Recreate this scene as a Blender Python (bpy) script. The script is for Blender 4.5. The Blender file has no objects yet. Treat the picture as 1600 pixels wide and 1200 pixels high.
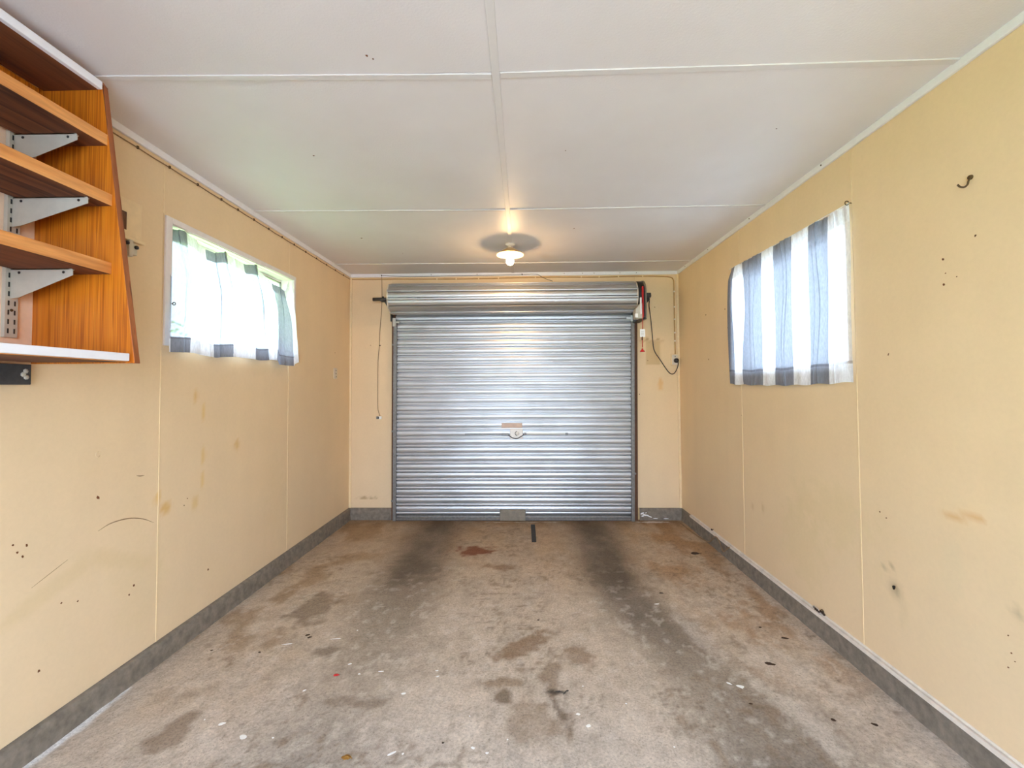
import bpy, bmesh, math, random
import numpy as np
from mathutils import Vector, Matrix

random.seed(4)
C = bpy.context.scene.collection
SC = bpy.context.scene

# ------------------------------------------------------------------ camera, world, light, exposure
cam = bpy.data.cameras.new('camera')
cam_o = bpy.data.objects.new('camera', cam)
C.objects.link(cam_o)
SC.camera = cam_o
cam.sensor_fit = 'HORIZONTAL'
cam.sensor_width = 36.0
cam.lens = 15.4416
cam.shift_x = -0.00194
cam.shift_y = -0.00954
cam.clip_start = 0.02
YAW, PITCH, ROLL = 0.0204, 0.0287, -0.0051
_f = Vector((-math.sin(YAW) * math.cos(PITCH), math.cos(YAW) * math.cos(PITCH), math.sin(PITCH)))
_r = Vector((math.cos(YAW), math.sin(YAW), 0))
_u = _r.cross(_f)
_r2 = _r * math.cos(ROLL) + _u * math.sin(ROLL)
_u2 = -_r * math.sin(ROLL) + _u * math.cos(ROLL)
M = Matrix((( _r2.x, _u2.x, -_f.x, 0.093), (_r2.y, _u2.y, -_f.y, 0.0), (_r2.z, _u2.z, -_f.z, 1.2845), (0, 0, 0, 1)))
cam_o.matrix_world = M

world = bpy.data.worlds.new('world')
SC.world = world
world.use_nodes = True
bg = world.node_tree.nodes['Background']
bg.inputs['Color'].default_value = (0.62, 0.77, 1.0, 1)
bg.inputs['Strength'].default_value = 8.8

sun = bpy.data.lights.new('sun', 'SUN')
sun.energy = 18.0
sun.angle = 0.03
sun.color = (1.0, 1.0, 0.98)
sun_o = bpy.data.objects.new('sun', sun)
sun_o.rotation_euler = Vector((0.0, -0.30, -1.0)).to_track_quat('-Z', 'Y').to_euler()
C.objects.link(sun_o)

def portal(name, loc, direction, sx, sy):
    l = bpy.data.lights.new(name, 'AREA')
    l.shape = 'RECTANGLE'; l.size = sx; l.size_y = sy
    l.cycles.is_portal = True
    o = bpy.data.objects.new(name, l)
    o.location = loc
    o.rotation_euler = Vector(direction).to_track_quat('-Z', 'Y').to_euler()
    C.objects.link(o)
portal('daylight_portal_rear', (0, -1.08, 1.07), (0, 1, 0), 1.9, 2.1)
portal('daylight_portal_left', (-1.76, 2.63, 1.79), (1, 0, 0), 1.2, 0.64)
portal('daylight_portal_right', (1.76, 2.61, 1.72), (-1, 0, 0), 1.2, 0.76)

SC.view_settings.view_transform = 'Standard'
SC.view_settings.look = 'None'
SC.view_settings.gamma = 1.0
SC.view_settings.use_curve_mapping = False
SC.view_settings.exposure = 0.88
SC.cycles.use_denoising = True
SC.cycles.max_bounces = 14
SC.cycles.diffuse_bounces = 8
SC.cycles.transparent_max_bounces = 12
SC.cycles.sample_clamp_indirect = 6.0
SC.cycles.caustics_reflective = False
SC.cycles.caustics_refractive = False

# ------------------------------------------------------------------ room measures (metres)
L, R, D, H = -1.605, 1.605, 4.27, 2.40
REAR = -1.0
PB = 0.119            # underside of the wall sheets

# ------------------------------------------------------------------ helpers
def srgb(r, g, b):
    def f(c):
        c /= 255.0
        return c / 12.92 if c <= 0.04045 else ((c + 0.055) / 1.055) ** 2.4
    return (f(r), f(g), f(b), 1.0)

def tag(o, label=None, cat=None, group=None, kind=None):
    if label: o['label'] = label
    if cat: o['category'] = cat
    if group: o['group'] = group
    if kind: o['kind'] = kind
    return o

def empty(name, loc, label, cat, group=None, kind=None):
    o = bpy.data.objects.new(name, None)
    o.empty_display_size = 0.05
    o.location = loc
    C.objects.link(o)
    return tag(o, label, cat, group, kind)

class MB:
    """collects shapes in world coordinates; build() links them as one mesh object"""
    def __init__(self):
        self.bm = bmesh.new()
    def box(self, x0, x1, y0, y1, z0, z1, bevel=0.0, mat=None, mi=0):
        b = bmesh.new()
        vs = [b.verts.new((x, y, z)) for x in (x0, x1) for y in (y0, y1) for z in (z0, z1)]
        for f in ((0, 1, 3, 2), (4, 6, 7, 5), (0, 4, 5, 1), (2, 3, 7, 6), (0, 2, 6, 4), (1, 5, 7, 3)):
            b.faces.new([vs[i] for i in f])
        if bevel > 0:
            bmesh.ops.bevel(b, geom=b.edges[:], offset=bevel, segments=2, affect='EDGES', profile=0.5)
        bmesh.ops.recalc_face_normals(b, faces=b.faces[:])
        return self.join(b, mat, mi)
    def join(self, b, mat=None, mi=0):
        if mat is not None:
            bmesh.ops.transform(b, matrix=mat, verts=b.verts[:])
        mp = {v: self.bm.verts.new(v.co) for v in b.verts}
        for f in b.faces:
            try:
                nf = self.bm.faces.new([mp[v] for v in f.verts])
                nf.material_index = mi or f.material_index
                nf.smooth = f.smooth
            except ValueError:
                pass
        b.free()
        return self
    def bar(self, a, c, w, h, up=(0, 0, 1), bevel=0.0):
        """a straight bar of w x h section from point a to point c"""
        a, c = Vector(a), Vector(c)
        d = c - a
        y = d.normalized()
        x = y.cross(Vector(up)).normalized()
        z = x.cross(y)
        m = Matrix(((x.x, y.x, z.x, a.x), (x.y, y.y, z.y, a.y), (x.z, y.z, z.z, a.z), (0, 0, 0, 1)))
        t = MB(); t.box(-w / 2, w / 2, 0, d.length, -h / 2, h / 2, bevel)
        return self.join(t.bm, m)
    def tube(self, pts, r, n=8, smooth=True, cap=True):
        pts = [Vector(p) for p in pts]
        b = bmesh.new()
        rings = []
        nrm = None
        for i, p in enumerate(pts):
            t = (pts[min(i + 1, len(pts) - 1)] - pts[max(i - 1, 0)]).normalized()
            if nrm is None:
                nrm = t.orthogonal().normalized()
            nrm = (nrm - t * nrm.dot(t)).normalized()
            bi = t.cross(nrm)
            rr = r[i] if isinstance(r, (list, tuple)) else r
            rings.append([b.verts.new(p + (nrm * math.cos(2 * math.pi * k / n) + bi * math.sin(2 * math.pi * k / n)) * rr) for k in range(n)])
        for a, c in zip(rings, rings[1:]):
            for k in range(n):
                f = b.faces.new((a[k], a[(k + 1) % n], c[(k + 1) % n], c[k])); f.smooth = smooth
        if cap:
            b.faces.new(rings[0][::-1]); b.faces.new(rings[-1])
        bmesh.ops.recalc_face_normals(b, faces=b.faces[:])
        return self.join(b)
    def lathe(self, prof, center, n=32, axis='Z', smooth=True, mi=0):
        """prof: list of (radius, height)"""
        b = bmesh.new()
        rings = []
        for r, h in prof:
            ring = []
            for k in range(n):
                a = 2 * math.pi * k / n
                u, v = r * math.cos(a), r * math.sin(a)
                p = {'Z': (u, v, h), 'X': (h, u, v), 'Y': (u, h, v)}[axis]
                ring.append(b.verts.new(Vector(p) + Vector(center)))
            rings.append(ring)
        for a, c in zip(rings, rings[1:]):
            for k in range(n):
                f = b.faces.new((a[k], a[(k + 1) % n], c[(k + 1) % n], c[k])); f.smooth = smooth
        bmesh.ops.remove_doubles(b, verts=b.verts[:], dist=1e-5)
        bmesh.ops.recalc_face_normals(b, faces=b.faces[:])
        return self.join(b, None, mi)
    def prism(self, poly, axis, a, c, bevel=0.0, smooth=False):
        """polygon (2-D list) extruded along an axis from a to c.  axis X: (y,z), Y: (x,z), Z: (x,y)"""
        b = bmesh.new()
        def P(u, v, w):
            return {'X': (w, u, v), 'Y': (u, w, v), 'Z': (u, v, w)}[axis]
        r0 = [b.verts.new(P(u, v, a)) for u, v in poly]
        r1 = [b.verts.new(P(u, v, c)) for u, v in poly]
        n = len(poly)
        b.faces.new(r0); b.faces.new(r1[::-1])
        for k in range(n):
            f = b.faces.new((r0[k], r1[k], r1[(k + 1) % n], r0[(k + 1) % n])); f.smooth = smooth
        bmesh.ops.recalc_face_normals(b, faces=b.faces[:])
        if bevel > 0:
            bmesh.ops.bevel(b, geom=b.edges[:], offset=bevel, segments=2, affect='EDGES', profile=0.5)
        return self.join(b)
    def build(self, name, mats, parent=None, origin=None, label=None):
        me = bpy.data.meshes.new(name)
        if origin is None:
            if parent is not None:
                origin = world_loc(parent)
            elif self.bm.verts:
                n = len(self.bm.verts)
                xs = [v.co for v in self.bm.verts]
                origin = Vector((sum(v.x for v in xs) / n, sum(v.y for v in xs) / n, min(v.z for v in xs)))
            else:
                origin = Vector((0, 0, 0))
        origin = Vector(origin)
        bmesh.ops.translate(self.bm, verts=self.bm.verts[:], vec=-origin)
        self.bm.to_mesh(me)
        self.bm.free()
        for m in (mats if isinstance(mats, (list, tuple)) else [mats]):
            me.materials.append(m)
        o = bpy.data.objects.new(name, me)
        C.objects.link(o)
        if parent is not None:
            o.parent = parent
            o.location = origin - world_loc(parent)
        else:
            o.location = origin
        if label: o['label'] = label
        return o

def world_loc(o):
    v = Vector((0, 0, 0))
    while o is not None:
        v += o.location
        o = o.parent
    return v

def box_obj(name, dims, m, parent=None, bevel=0.0, label=None):
    return MB().box(*dims, bevel=bevel).build(name, m, parent, label=label)

# smooth curve through points (Catmull-Rom)
def curve_pts(pts, n=6):
    pts = [Vector(p) for p in pts]
    P = [pts[0] * 2 - pts[1]] + pts + [pts[-1] * 2 - pts[-2]]
    out = []
    for i in range(1, len(P) - 2):
        for k in range(n):
            t = k / n
            a, b, c, d = P[i - 1], P[i], P[i + 1], P[i + 2]
            out.append(0.5 * ((2 * b) + (c - a) * t + (2 * a - 5 * b + 4 * c - d) * t * t + (3 * b - a - 3 * c + d) * t ** 3))
    out.append(pts[-1])
    return out

# value noise on numpy arrays
def vnoise(x, y, seed):
    rng = np.random.RandomState(seed)
    N = 256
    g = rng.rand(N, N)
    xi = np.floor(x).astype(int); yi = np.floor(y).astype(int)
    fx = x - xi; fy = y - yi
    fx = fx * fx * (3 - 2 * fx); fy = fy * fy * (3 - 2 * fy)
    a = g[xi % N, yi % N]; b = g[(xi + 1) % N, yi % N]
    c = g[xi % N, (yi + 1) % N]; d = g[(xi + 1) % N, (yi + 1) % N]
    return (a * (1 - fx) + b * fx) * (1 - fy) + (c * (1 - fx) + d * fx) * fy

def fbm(x, y, s, seed, octv=4):
    t = np.zeros_like(x); amp = 1.0; tot = 0
    for o in range(octv):
        t = t + amp * vnoise(x * s * 2 ** o + 13.7 * o, y * s * 2 ** o + 7.1 * o, seed + o)
        tot += amp; amp *= 0.5
    return t / tot

def sstep(a, b, x):
    t = np.clip((x - a) / (b - a), 0, 1)
    return t * t * (3 - 2 * t)

# ------------------------------------------------------------------ materials
def new_mat(name):
    m = bpy.data.materials.new(name)
    m.use_nodes = True
    nt = m.node_tree
    return m, nt, nt.nodes['Principled BSDF']

def N(nt, t, **kw):
    n = nt.nodes.new(t)
    for k, v in kw.items():
        setattr(n, k, v)
    return n

def noise_node(nt, scale, detail=4, rough=0.6, vec=None, stretch=None):
    tc = N(nt, 'ShaderNodeNewGeometry')
    mp = N(nt, 'ShaderNodeMapping')
    if stretch: mp.inputs['Scale'].default_value = stretch
    nt.links.new(tc.outputs['Position'], mp.inputs['Vector'])
    n = N(nt, 'ShaderNodeTexNoise')
    n.inputs['Scale'].default_value = scale
    n.inputs['Detail'].default_value = detail
    n.inputs['Roughness'].default_value = rough
    nt.links.new(mp.outputs['Vector'], n.inputs['Vector'])
    return n

def ramp(nt, src, stops):
    r = N(nt, 'ShaderNodeValToRGB')
    els = r.color_ramp.elements
    els[0].position, els[0].color = stops[0]
    els[1].position, els[1].color = stops[-1]
    for p, c in stops[1:-1]:
        e = els.new(p); e.color = c
    nt.links.new(src, r.inputs['Fac'])
    return r

def mixc(nt, mode, fac, a, b):
    m = N(nt, 'ShaderNodeMix', data_type='RGBA', blend_type=mode)
    if isinstance(fac, float): m.inputs['Factor'].default_value = fac
    else: nt.links.new(fac, m.inputs['Factor'])
    for s, v in ((6, a), (7, b)):
        if isinstance(v, tuple): m.inputs[s].default_value = v
        else: nt.links.new(v, m.inputs[s])
    return m.outputs[2]

def bump(nt, bsdf, src, strength, dist):
    b = N(nt, 'ShaderNodeBump')
    b.inputs['Strength'].default_value = strength
    b.inputs['Distance'].default_value = dist
    nt.links.new(src, b.inputs['Height'])
    nt.links.new(b.outputs['Normal'], bsdf.inputs['Normal'])

def simple(name, col, rough=0.5, metal=0.0, var=0.12, scale=30, bmp=0.0, spec=0.5):
    m, nt, b = new_mat(name)
    n = noise_node(nt, scale)
    lo = tuple(c * (1 - var) for c in col[:3]) + (1,)
    hi = tuple(min(1, c * (1 + var)) for c in col[:3]) + (1,)
    r = ramp(nt, n.outputs['Fac'], [(0.3, lo), (0.7, hi)])
    nt.links.new(r.outputs['Color'], b.inputs['Base Color'])
    b.inputs['Roughness'].default_value = rough
    b.inputs['Metallic'].default_value = metal
    b.inputs['Specular IOR Level'].default_value = spec
    if bmp: bump(nt, b, n.outputs['Fac'], bmp, 0.002)
    return m

def attr_mat(name, rough, fine, bscale, bstr, var=0.06, spec=0.3, streak=None, speck=None):
    """base colour from the 'paint' colour attribute (paint, dirt, stains), plus fine grain"""
    m, nt, b = new_mat(name)
    a = N(nt, 'ShaderNodeVertexColor'); a.layer_name = 'paint'
    n = noise_node(nt, fine, 6, 0.7, stretch=streak)
    r = ramp(nt, n.outputs['Fac'], [(0.3, (1 - var,) * 3 + (1,)), (0.7, (1 + var,) * 3 + (1,))])
    col = mixc(nt, 'MULTIPLY', 1.0, a.outputs['Color'], r.outputs['Color'])
    if speck:
        n2 = noise_node(nt, speck[0], 3, 0.75)
        r2 = ramp(nt, n2.outputs['Fac'], [(speck[1], (1, 1, 1, 1)), (speck[1] + 0.08, (speck[2],) * 3 + (1,))])
        col = mixc(nt, 'MULTIPLY', 1.0, col, r2.outputs['Color'])
    nt.links.new(col, b.inputs['Base Color'])
    b.inputs['Roughness'].default_value = rough
    b.inputs['Specular IOR Level'].default_value = spec
    n3 = noise_node(nt, bscale, 3, 0.6)
    bump(nt, b, n3.outputs['Fac'], bstr, 0.002)
    return m

CREAM = srgb(229, 201, 159)
M = {}
M['wall'] = attr_mat('cream_wall_paint', 0.55, 60, 400, 0.12, 0.02, 0.35)
M['floor'] = attr_mat('worn_concrete', 0.8, 95, 260, 0.5, 0.26, 0.25, speck=(130, 0.58, 0.62))
M['curb'] = simple('rough_grey_concrete', srgb(122, 112, 99), 0.9, 0, 0.28, 28, 0.6)
M['backing'] = simple('cream_joint', srgb(206, 174, 122), 0.7, 0, 0.05)
M['cream'] = simple('cream_trim_paint', srgb(232, 206, 162), 0.5, 0, 0.05)
M['white'] = simple('white_gloss_paint', srgb(232, 230, 230), 0.4, 0, 0.02)
M['whitewood'] = simple('off_white_painted_wood', srgb(226, 218, 212), 0.45, 0, 0.04)
M['cover'] = simple('ceiling_batten_paint', srgb(216, 210, 204), 0.5, 0, 0.02)
M['dark'] = simple('dark_gap', srgb(40, 32, 24), 0.9, 0, 0.2)
M['brown'] = simple('brown_stained_timber', srgb(88, 52, 26), 0.7, 0, 0.3, 60)
M['black'] = simple('black_plastic', srgb(28, 27, 27), 0.45, 0, 0.1)
M['darkmetal'] = simple('dark_painted_steel', srgb(74, 72, 68), 0.5, 0.5, 0.3, 40)
M['greysteel'] = simple('grey_galvanised_steel', srgb(128, 125, 120), 0.5, 0.6, 0.2, 50)
M['bracketgrey'] = simple('grey_enamelled_bracket', srgb(190, 184, 168), 0.45, 0.1, 0.06, 25)
M['red'] = simple('red_plastic', srgb(190, 20, 28), 0.4, 0, 0.05)
M['tagwhite'] = simple('white_card', srgb(240, 240, 238), 0.6, 0, 0.02)
M['socket'] = simple('yellowed_white_plastic', srgb(214, 200, 180), 0.4, 0, 0.03)
M['cable'] = simple('dark_brown_cable', srgb(140, 108, 72), 0.5, 0, 0.2)
M['creamcable'] = simple('cream_painted_cable', srgb(190, 150, 95), 0.5, 0, 0.15, 8)
M['rust'] = simple('rusted_brown_metal', srgb(92, 70, 42), 0.6, 0.5, 0.3, 80)
M['alu'] = simple('dull_aluminium', srgb(228, 218, 206), 0.5, 0.1, 0.12, 20)
M['beige'] = simple('beige_sticker', srgb(205, 178, 158), 0.7, 0, 0.08, 30)
M['lockplate'] = simple('cream_lock_plate', srgb(222, 212, 198), 0.45, 0.1, 0.06)
M['stone'] = simple('taupe_painted_metal', srgb(128, 118, 102), 0.6, 0.1, 0.15, 30)
M['porcelain'] = simple('cream_lampholder', srgb(226, 212, 190), 0.35, 0, 0.03)
M['fleck'] = simple('white_paint_fleck', srgb(236, 236, 234), 0.6, 0, 0.05)
M['debris'] = simple('dark_brown_debris', srgb(60, 42, 28), 0.9, 0, 0.3, 90)
M['ochre'] = simple('ochre_leaf', srgb(150, 105, 40), 0.8, 0, 0.2)
M['pale'] = simple('unfaded_pink_cream_paint', srgb(238, 208, 178), 0.6, 0, 0.05)
M['tapedark'] = simple('dark_grey_rubber', srgb(62, 60, 58), 0.8, 0, 0.2, 60)
M['lawn'] = simple('lawn_grass', srgb(140, 172, 104), 0.9, 0, 0.3, 8)
M['drive'] = simple('pale_concrete_drive', srgb(158, 166, 172), 0.9, 0, 0.08, 6)
M['leaf'] = simple('light_green_leaf', srgb(160, 190, 130), 0.7, 0, 0.3, 5)
M['bark'] = simple('brown_bark', srgb(92, 74, 58), 0.9, 0, 0.3, 20)
M['scuff'] = simple('brown_scuff', srgb(150, 120, 88), 0.8, 0, 0.15, 40)
M['chip'] = simple('bare_brown_board', srgb(110, 62, 30), 0.9, 0, 0.3, 60)

def ceiling_mat():
    m, nt, b = new_mat('white_textured_ceiling')
    n = noise_node(nt, 2.0, 4)
    r = ramp(nt, n.outputs['Fac'], [(0.3, srgb(220, 213, 208)), (0.7, srgb(226, 220, 216))])
    nt.links.new(r.outputs['Color'], b.inputs['Base Color'])
    b.inputs['Roughness'].default_value = 0.5
    b.inputs['Specular IOR Level'].default_value = 0.35
    n2 = noise_node(nt, 130, 2, 0.5)
    bump(nt, b, n2.outputs['Fac'], 0.3, 0.002)
    return m
M['ceiling'] = ceiling_mat()

def wood(name, dark, mid, light, stretch, scale=1.0, rough=0.4, ring=9.0):
    m, nt, b = new_mat(name)
    tc = N(nt, 'ShaderNodeNewGeometry')
    mp = N(nt, 'ShaderNodeMapping'); mp.inputs['Scale'].default_value = stretch
    nt.links.new(tc.outputs['Position'], mp.inputs['Vector'])
    n = N(nt, 'ShaderNodeTexNoise'); n.inputs['Scale'].default_value = 2.2 * scale; n.inputs['Detail'].default_value = 3
    nt.links.new(mp.outputs['Vector'], n.inputs['Vector'])
    mul = N(nt, 'ShaderNodeMath', operation='MULTIPLY'); mul.inputs[1].default_value = ring
    nt.links.new(n.outputs['Fac'], mul.inputs[0])
    fr = N(nt, 'ShaderNodeMath', operation='FRACT'); nt.links.new(mul.outputs[0], fr.inputs[0])
    r = ramp(nt, fr.outputs[0], [(0.0, light), (0.55, mid), (0.85, dark), (1.0, mid)])
    n2 = N(nt, 'ShaderNodeTexNoise'); n2.inputs['Scale'].default_value = 30 * scale; n2.inputs['Detail'].default_value = 5
    nt.links.new(mp.outputs['Vector'], n2.inputs['Vector'])
    r2 = ramp(nt, n2.outputs['Fac'], [(0.3, (0.84, 0.84, 0.84, 1)), (0.7, (1.08, 1.08, 1.08, 1))])
    nt.links.new(mixc(nt, 'MULTIPLY', 1.0, r.outputs['Color'], r2.outputs['Color']), b.inputs['Base Color'])
    b.inputs['Roughness'].default_value = rough
    bump(nt, b, n2.outputs['Fac'], 0.15, 0.001)
    return m
M['pine'] = wood('varnished_orange_pine', srgb(170, 88, 20), srgb(200, 112, 24), srgb(210, 126, 32), (16.0, 16.0, 0.25), 1.0, 0.32, 7)
M['pine_edge'] = wood('worn_red_brown_pine_edge', srgb(92, 44, 16), srgb(138, 72, 30), srgb(160, 90, 44), (6, 6, 0.6), 1.0, 0.5, 5)
M['board'] = wood('planed_tan_pine', srgb(196, 126, 62), srgb(216, 146, 78), srgb(226, 160, 92), (5.0, 0.4, 5.0), 1.0, 0.5, 5)
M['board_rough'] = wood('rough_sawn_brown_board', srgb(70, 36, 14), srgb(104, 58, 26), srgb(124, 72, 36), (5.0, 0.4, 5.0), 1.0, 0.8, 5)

def galv():
    m, nt, b = new_mat('galvanised_roller_steel')
    n = noise_node(nt, 4.0, 4, 0.6, stretch=(0.6, 1, 1))
    r = ramp(nt, n.outputs['Fac'], [(0.28, srgb(172, 169, 165)), (0.5, srgb(186, 184, 182)), (0.75, srgb(196, 194, 192))])
    n4 = noise_node(nt, 16, 6, 0.75, stretch=(0.35, 1, 6))
    r4 = ramp(nt, n4.outputs['Fac'], [(0.68, (1, 1, 1, 1)), (0.78, (0.6, 0.55, 0.5, 1))])
    nt.links.new(mixc(nt, 'MULTIPLY', 1.0, r.outputs['Color'], r4.outputs['Color']), b.inputs['Base Color'])
    b.inputs['Metallic'].default_value = 0.7
    n2 = noise_node(nt, 40, 3)
    r2 = ramp(nt, n2.outputs['Fac'], [(0.3, (0.36, 0.36, 0.36, 1)), (0.7, (0.42, 0.42, 0.42, 1))])
    nt.links.new(r2.outputs['Color'], b.inputs['Roughness'])
    n3 = noise_node(nt, 5.0, 2, 0.5, stretch=(0.5, 1, 1))
    return m
M['galv'] = galv()

def glass():
    m, nt, b = new_mat('window_glass')
    nt.nodes.remove(b)
    out = nt.nodes['Material Output']
    t = N(nt, 'ShaderNodeBsdfTransparent'); t.inputs['Color'].default_value = (0.93, 0.96, 0.95, 1)
    g = N(nt, 'ShaderNodeBsdfGlossy'); g.inputs['Roughness'].default_value = 0.02
    f = N(nt, 'ShaderNodeFresnel'); f.inputs['IOR'].default_value = 1.45
    mx = N(nt, 'ShaderNodeMixShader')
    gm = N(nt, 'ShaderNodeNewGeometry')          # reflect on the way in only, so the thin pane never traps light
    inv = N(nt, 'ShaderNodeMath', operation='SUBTRACT'); inv.inputs[0].default_value = 1.0
    nt.links.new(gm.outputs['Backfacing'], inv.inputs[1])
    fm = N(nt, 'ShaderNodeMath', operation='MULTIPLY')
    nt.links.new(f.outputs[0], fm.inputs[0]); nt.links.new(inv.outputs[0], fm.inputs[1])
    nt.links.new(fm.outputs[0], mx.inputs[0]); nt.links.new(t.outputs[0], mx.inputs[1]); nt.links.new(g.outputs[0], mx.inputs[2])
    nt.links.new(mx.outputs[0], out.inputs['Surface'])
    return m
M['glass'] = glass()

def emitter(name, col, s):
    m, nt, b = new_mat(name)
    b.inputs['Base Color'].default_value = (1, 1, 1, 1)
    b.inputs['Emission Color'].default_value = col
    b.inputs['Emission Strength'].default_value = s
    return m
M['bulb'] = emitter('lit_warm_bulb', (1.0, 0.64, 0.30, 1), 170.0)

def shade_mat():
    m, nt, b = new_mat('cream_enamel_shade')
    b.inputs['Base Color'].default_value = srgb(236, 214, 176)
    b.inputs['Roughness'].default_value = 0.3
    return m
M['shade'] = shade_mat()
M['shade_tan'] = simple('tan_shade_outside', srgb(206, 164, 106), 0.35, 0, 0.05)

def cloth(name, cols, sheer_white, sheer_grey, grey):
    """woven cotton with broad grey stripes: UV.x along the width, UV.y = 0 hem .. 1 heading"""
    m, nt, b = new_mat(name)
    nt.nodes.remove(b)
    out = nt.nodes['Material Output']
    uv = N(nt, 'ShaderNodeUVMap')
    sep = N(nt, 'ShaderNodeSeparateXYZ'); nt.links.new(uv.outputs[0], sep.inputs[0])
    stops = [(0.0, (0, 0, 0, 1))]
    for a, c in cols:
        stops += [(max(a, 0.0005), (1, 1, 1, 1)), (c, (0, 0, 0, 1))]
    rp = ramp(nt, sep.outputs[0], stops); rp.color_ramp.interpolation = 'CONSTANT'
    band = N(nt, 'ShaderNodeValToRGB'); band.color_ramp.interpolation = 'CONSTANT'
    e = band.color_ramp.elements
    e[0].position = 0.0; e[0].color = (1, 1, 1, 1)
    e[1].position = 0.105; e[1].color = (0, 0, 0, 1)
    x = e.new(0.900); x.color = (1, 1, 1, 1)
    nt.links.new(sep.outputs[1], band.inputs['Fac'])
    seam = N(nt, 'ShaderNodeValToRGB'); seam.color_ramp.interpolation = 'CONSTANT'
    e = seam.color_ramp.elements
    e[0].position = 0.0; e[0].color = (0, 0, 0, 1)
    e[1].position = 0.105; e[1].color = (1, 1, 1, 1)
    x = e.new(0.119); x.color = (0, 0, 0, 1)
    nt.links.new(sep.outputs[1], seam.inputs['Fac'])
    weave = noise_node(nt, 120, 4, 0.7, stretch=(1, 1, 0.3))
    wr = ramp(nt, weave.outputs['Fac'], [(0.3, (0.82, 0.82, 0.82, 1)), (0.7, (1.12, 1.12, 1.12, 1))])
    col = mixc(nt, 'MIX', rp.outputs['Color'], (0.86, 0.87, 0.9, 1), grey)
    col = mixc(nt, 'MULTIPLY', 1.0, col, wr.outputs['Color'])
    sr = ramp(nt, seam.outputs['Color'], [(0.0, (1, 1, 1, 1)), (1.0, (0.62, 0.58, 0.56, 1))])
    col = mixc(nt, 'MULTIPLY', 1.0, col, sr.outputs['Color'])
    df = N(nt, 'ShaderNodeBsdfDiffuse'); tl = N(nt, 'ShaderNodeBsdfTranslucent')
    nt.links.new(col, df.inputs[0]); nt.links.new(col, tl.inputs[0])
    mx = N(nt, 'ShaderNodeMixShader')
    # how much light soaks through: white 0.5, grey yarn less, doubled cloth least
    k1 = N(nt, 'ShaderNodeMix', data_type='FLOAT'); k1.inputs[2].default_value = 0.5; k1.inputs[3].default_value = 0.26
    nt.links.new(rp.outputs['Color'], k1.inputs['Factor'])
    k2 = N(nt, 'ShaderNodeMix', data_type='FLOAT'); k2.inputs[3].default_value = 0.15
    nt.links.new(band.outputs['Color'], k2.inputs['Factor']); nt.links.new(k1.outputs[0], k2.inputs[2])
    nt.links.new(k2.outputs[0], mx.inputs[0])
    nt.links.new(df.outputs[0], mx.inputs[1]); nt.links.new(tl.outputs[0], mx.inputs[2])
    tr = N(nt, 'ShaderNodeBsdfTransparent')
    # openness of the weave: sheer body, doubled cloth in hem and heading
    op = N(nt, 'ShaderNodeMix', data_type='FLOAT')
    nt.links.new(rp.outputs['Color'], op.inputs['Factor'])
    op.inputs[2].default_value = sheer_white; op.inputs[3].default_value = sheer_grey
    op2 = N(nt, 'ShaderNodeMix', data_type='FLOAT')
    nt.links.new(band.outputs['Color'], op2.inputs['Factor'])
    nt.links.new(op.outputs[0], op2.inputs[2]); op2.inputs[3].default_value = 0.004
    op3 = N(nt, 'ShaderNodeMix', data_type='FLOAT')
    nt.links.new(seam.outputs['Color'], op3.inputs['Factor'])
    nt.links.new(op2.outputs[0], op3.inputs[2]); op3.inputs[3].default_value = 0.002
    m2 = N(nt, 'ShaderNodeMixShader')
    nt.links.new(op3.outputs[0], m2.inputs[0])
    nt.links.new(mx.outputs[0], m2.inputs[1]); nt.links.new(tr.outputs[0], m2.inputs[2])
    nt.links.new(m2.outputs[0], out.inputs['Surface'])
    return m

# ------------------------------------------------------------------ sheets with a colour attribute
def grid_sheet(name, us, vs, place, keep, paint, thick_vec, m, parent):
    """flat sheet made of a fine grid (front face), edges turned back by thick_vec; colour attribute from paint(u,v)"""
    U, V = np.meshgrid(us, vs, indexing='ij')
    nu, nv = len(us), len(vs)
    verts = [place(u, v) for u, v in zip(U.ravel(), V.ravel())]
    faces = []
    for i in range(nu - 1):
        for j in range(nv - 1):
            if keep((us[i] + us[i + 1]) / 2, (vs[j] + vs[j + 1]) / 2):
                faces.append((i * nv + j, (i + 1) * nv + j, (i + 1) * nv + j + 1, i * nv + j + 1))
    col = paint(U.ravel(), V.ravel())
    me = bpy.data.meshes.new(name)
    edges = {}
    for f in faces:
        for a, b in zip(f, f[1:] + f[:1]):
            k = (min(a, b), max(a, b)); edges.setdefault(k, []).append((a, b))
    extra = {}
    t = Vector(thick_vec)
    for k, l in edges.items():
        if len(l) == 1:
            a, b = l[0]
            for q in (a, b):
                if q not in extra:
                    extra[q] = len(verts); verts.append(tuple(Vector(verts[q]) + t))
                    col = np.vstack([col, col[q:q + 1]])
            faces.append((b, a, extra[a], extra[b]))
    o0 = world_loc(parent) if parent else Vector((0, 0, 0))
    me.from_pydata([tuple(Vector(v) - o0) for v in verts], [], faces)
    used = set(i for f in faces for i in f)
    at = me.color_attributes.new('paint', 'FLOAT_COLOR', 'POINT')
    full = np.ones((len(verts), 4), dtype=np.float32); full[:, :3] = col
    at.data.foreach_set('color', full.ravel())
    b = bmesh.new(); b.from_mesh(me)
    loose = [v for v in b.verts if not v.link_faces]
    bmesh.ops.delete(b, geom=loose, context='VERTS')
    b.to_mesh(me); b.free()
    me.materials.append(m)
    o = bpy.data.objects.new(name, me)
    C.objects.link(o)
    if parent: o.parent = parent
    return o

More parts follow.
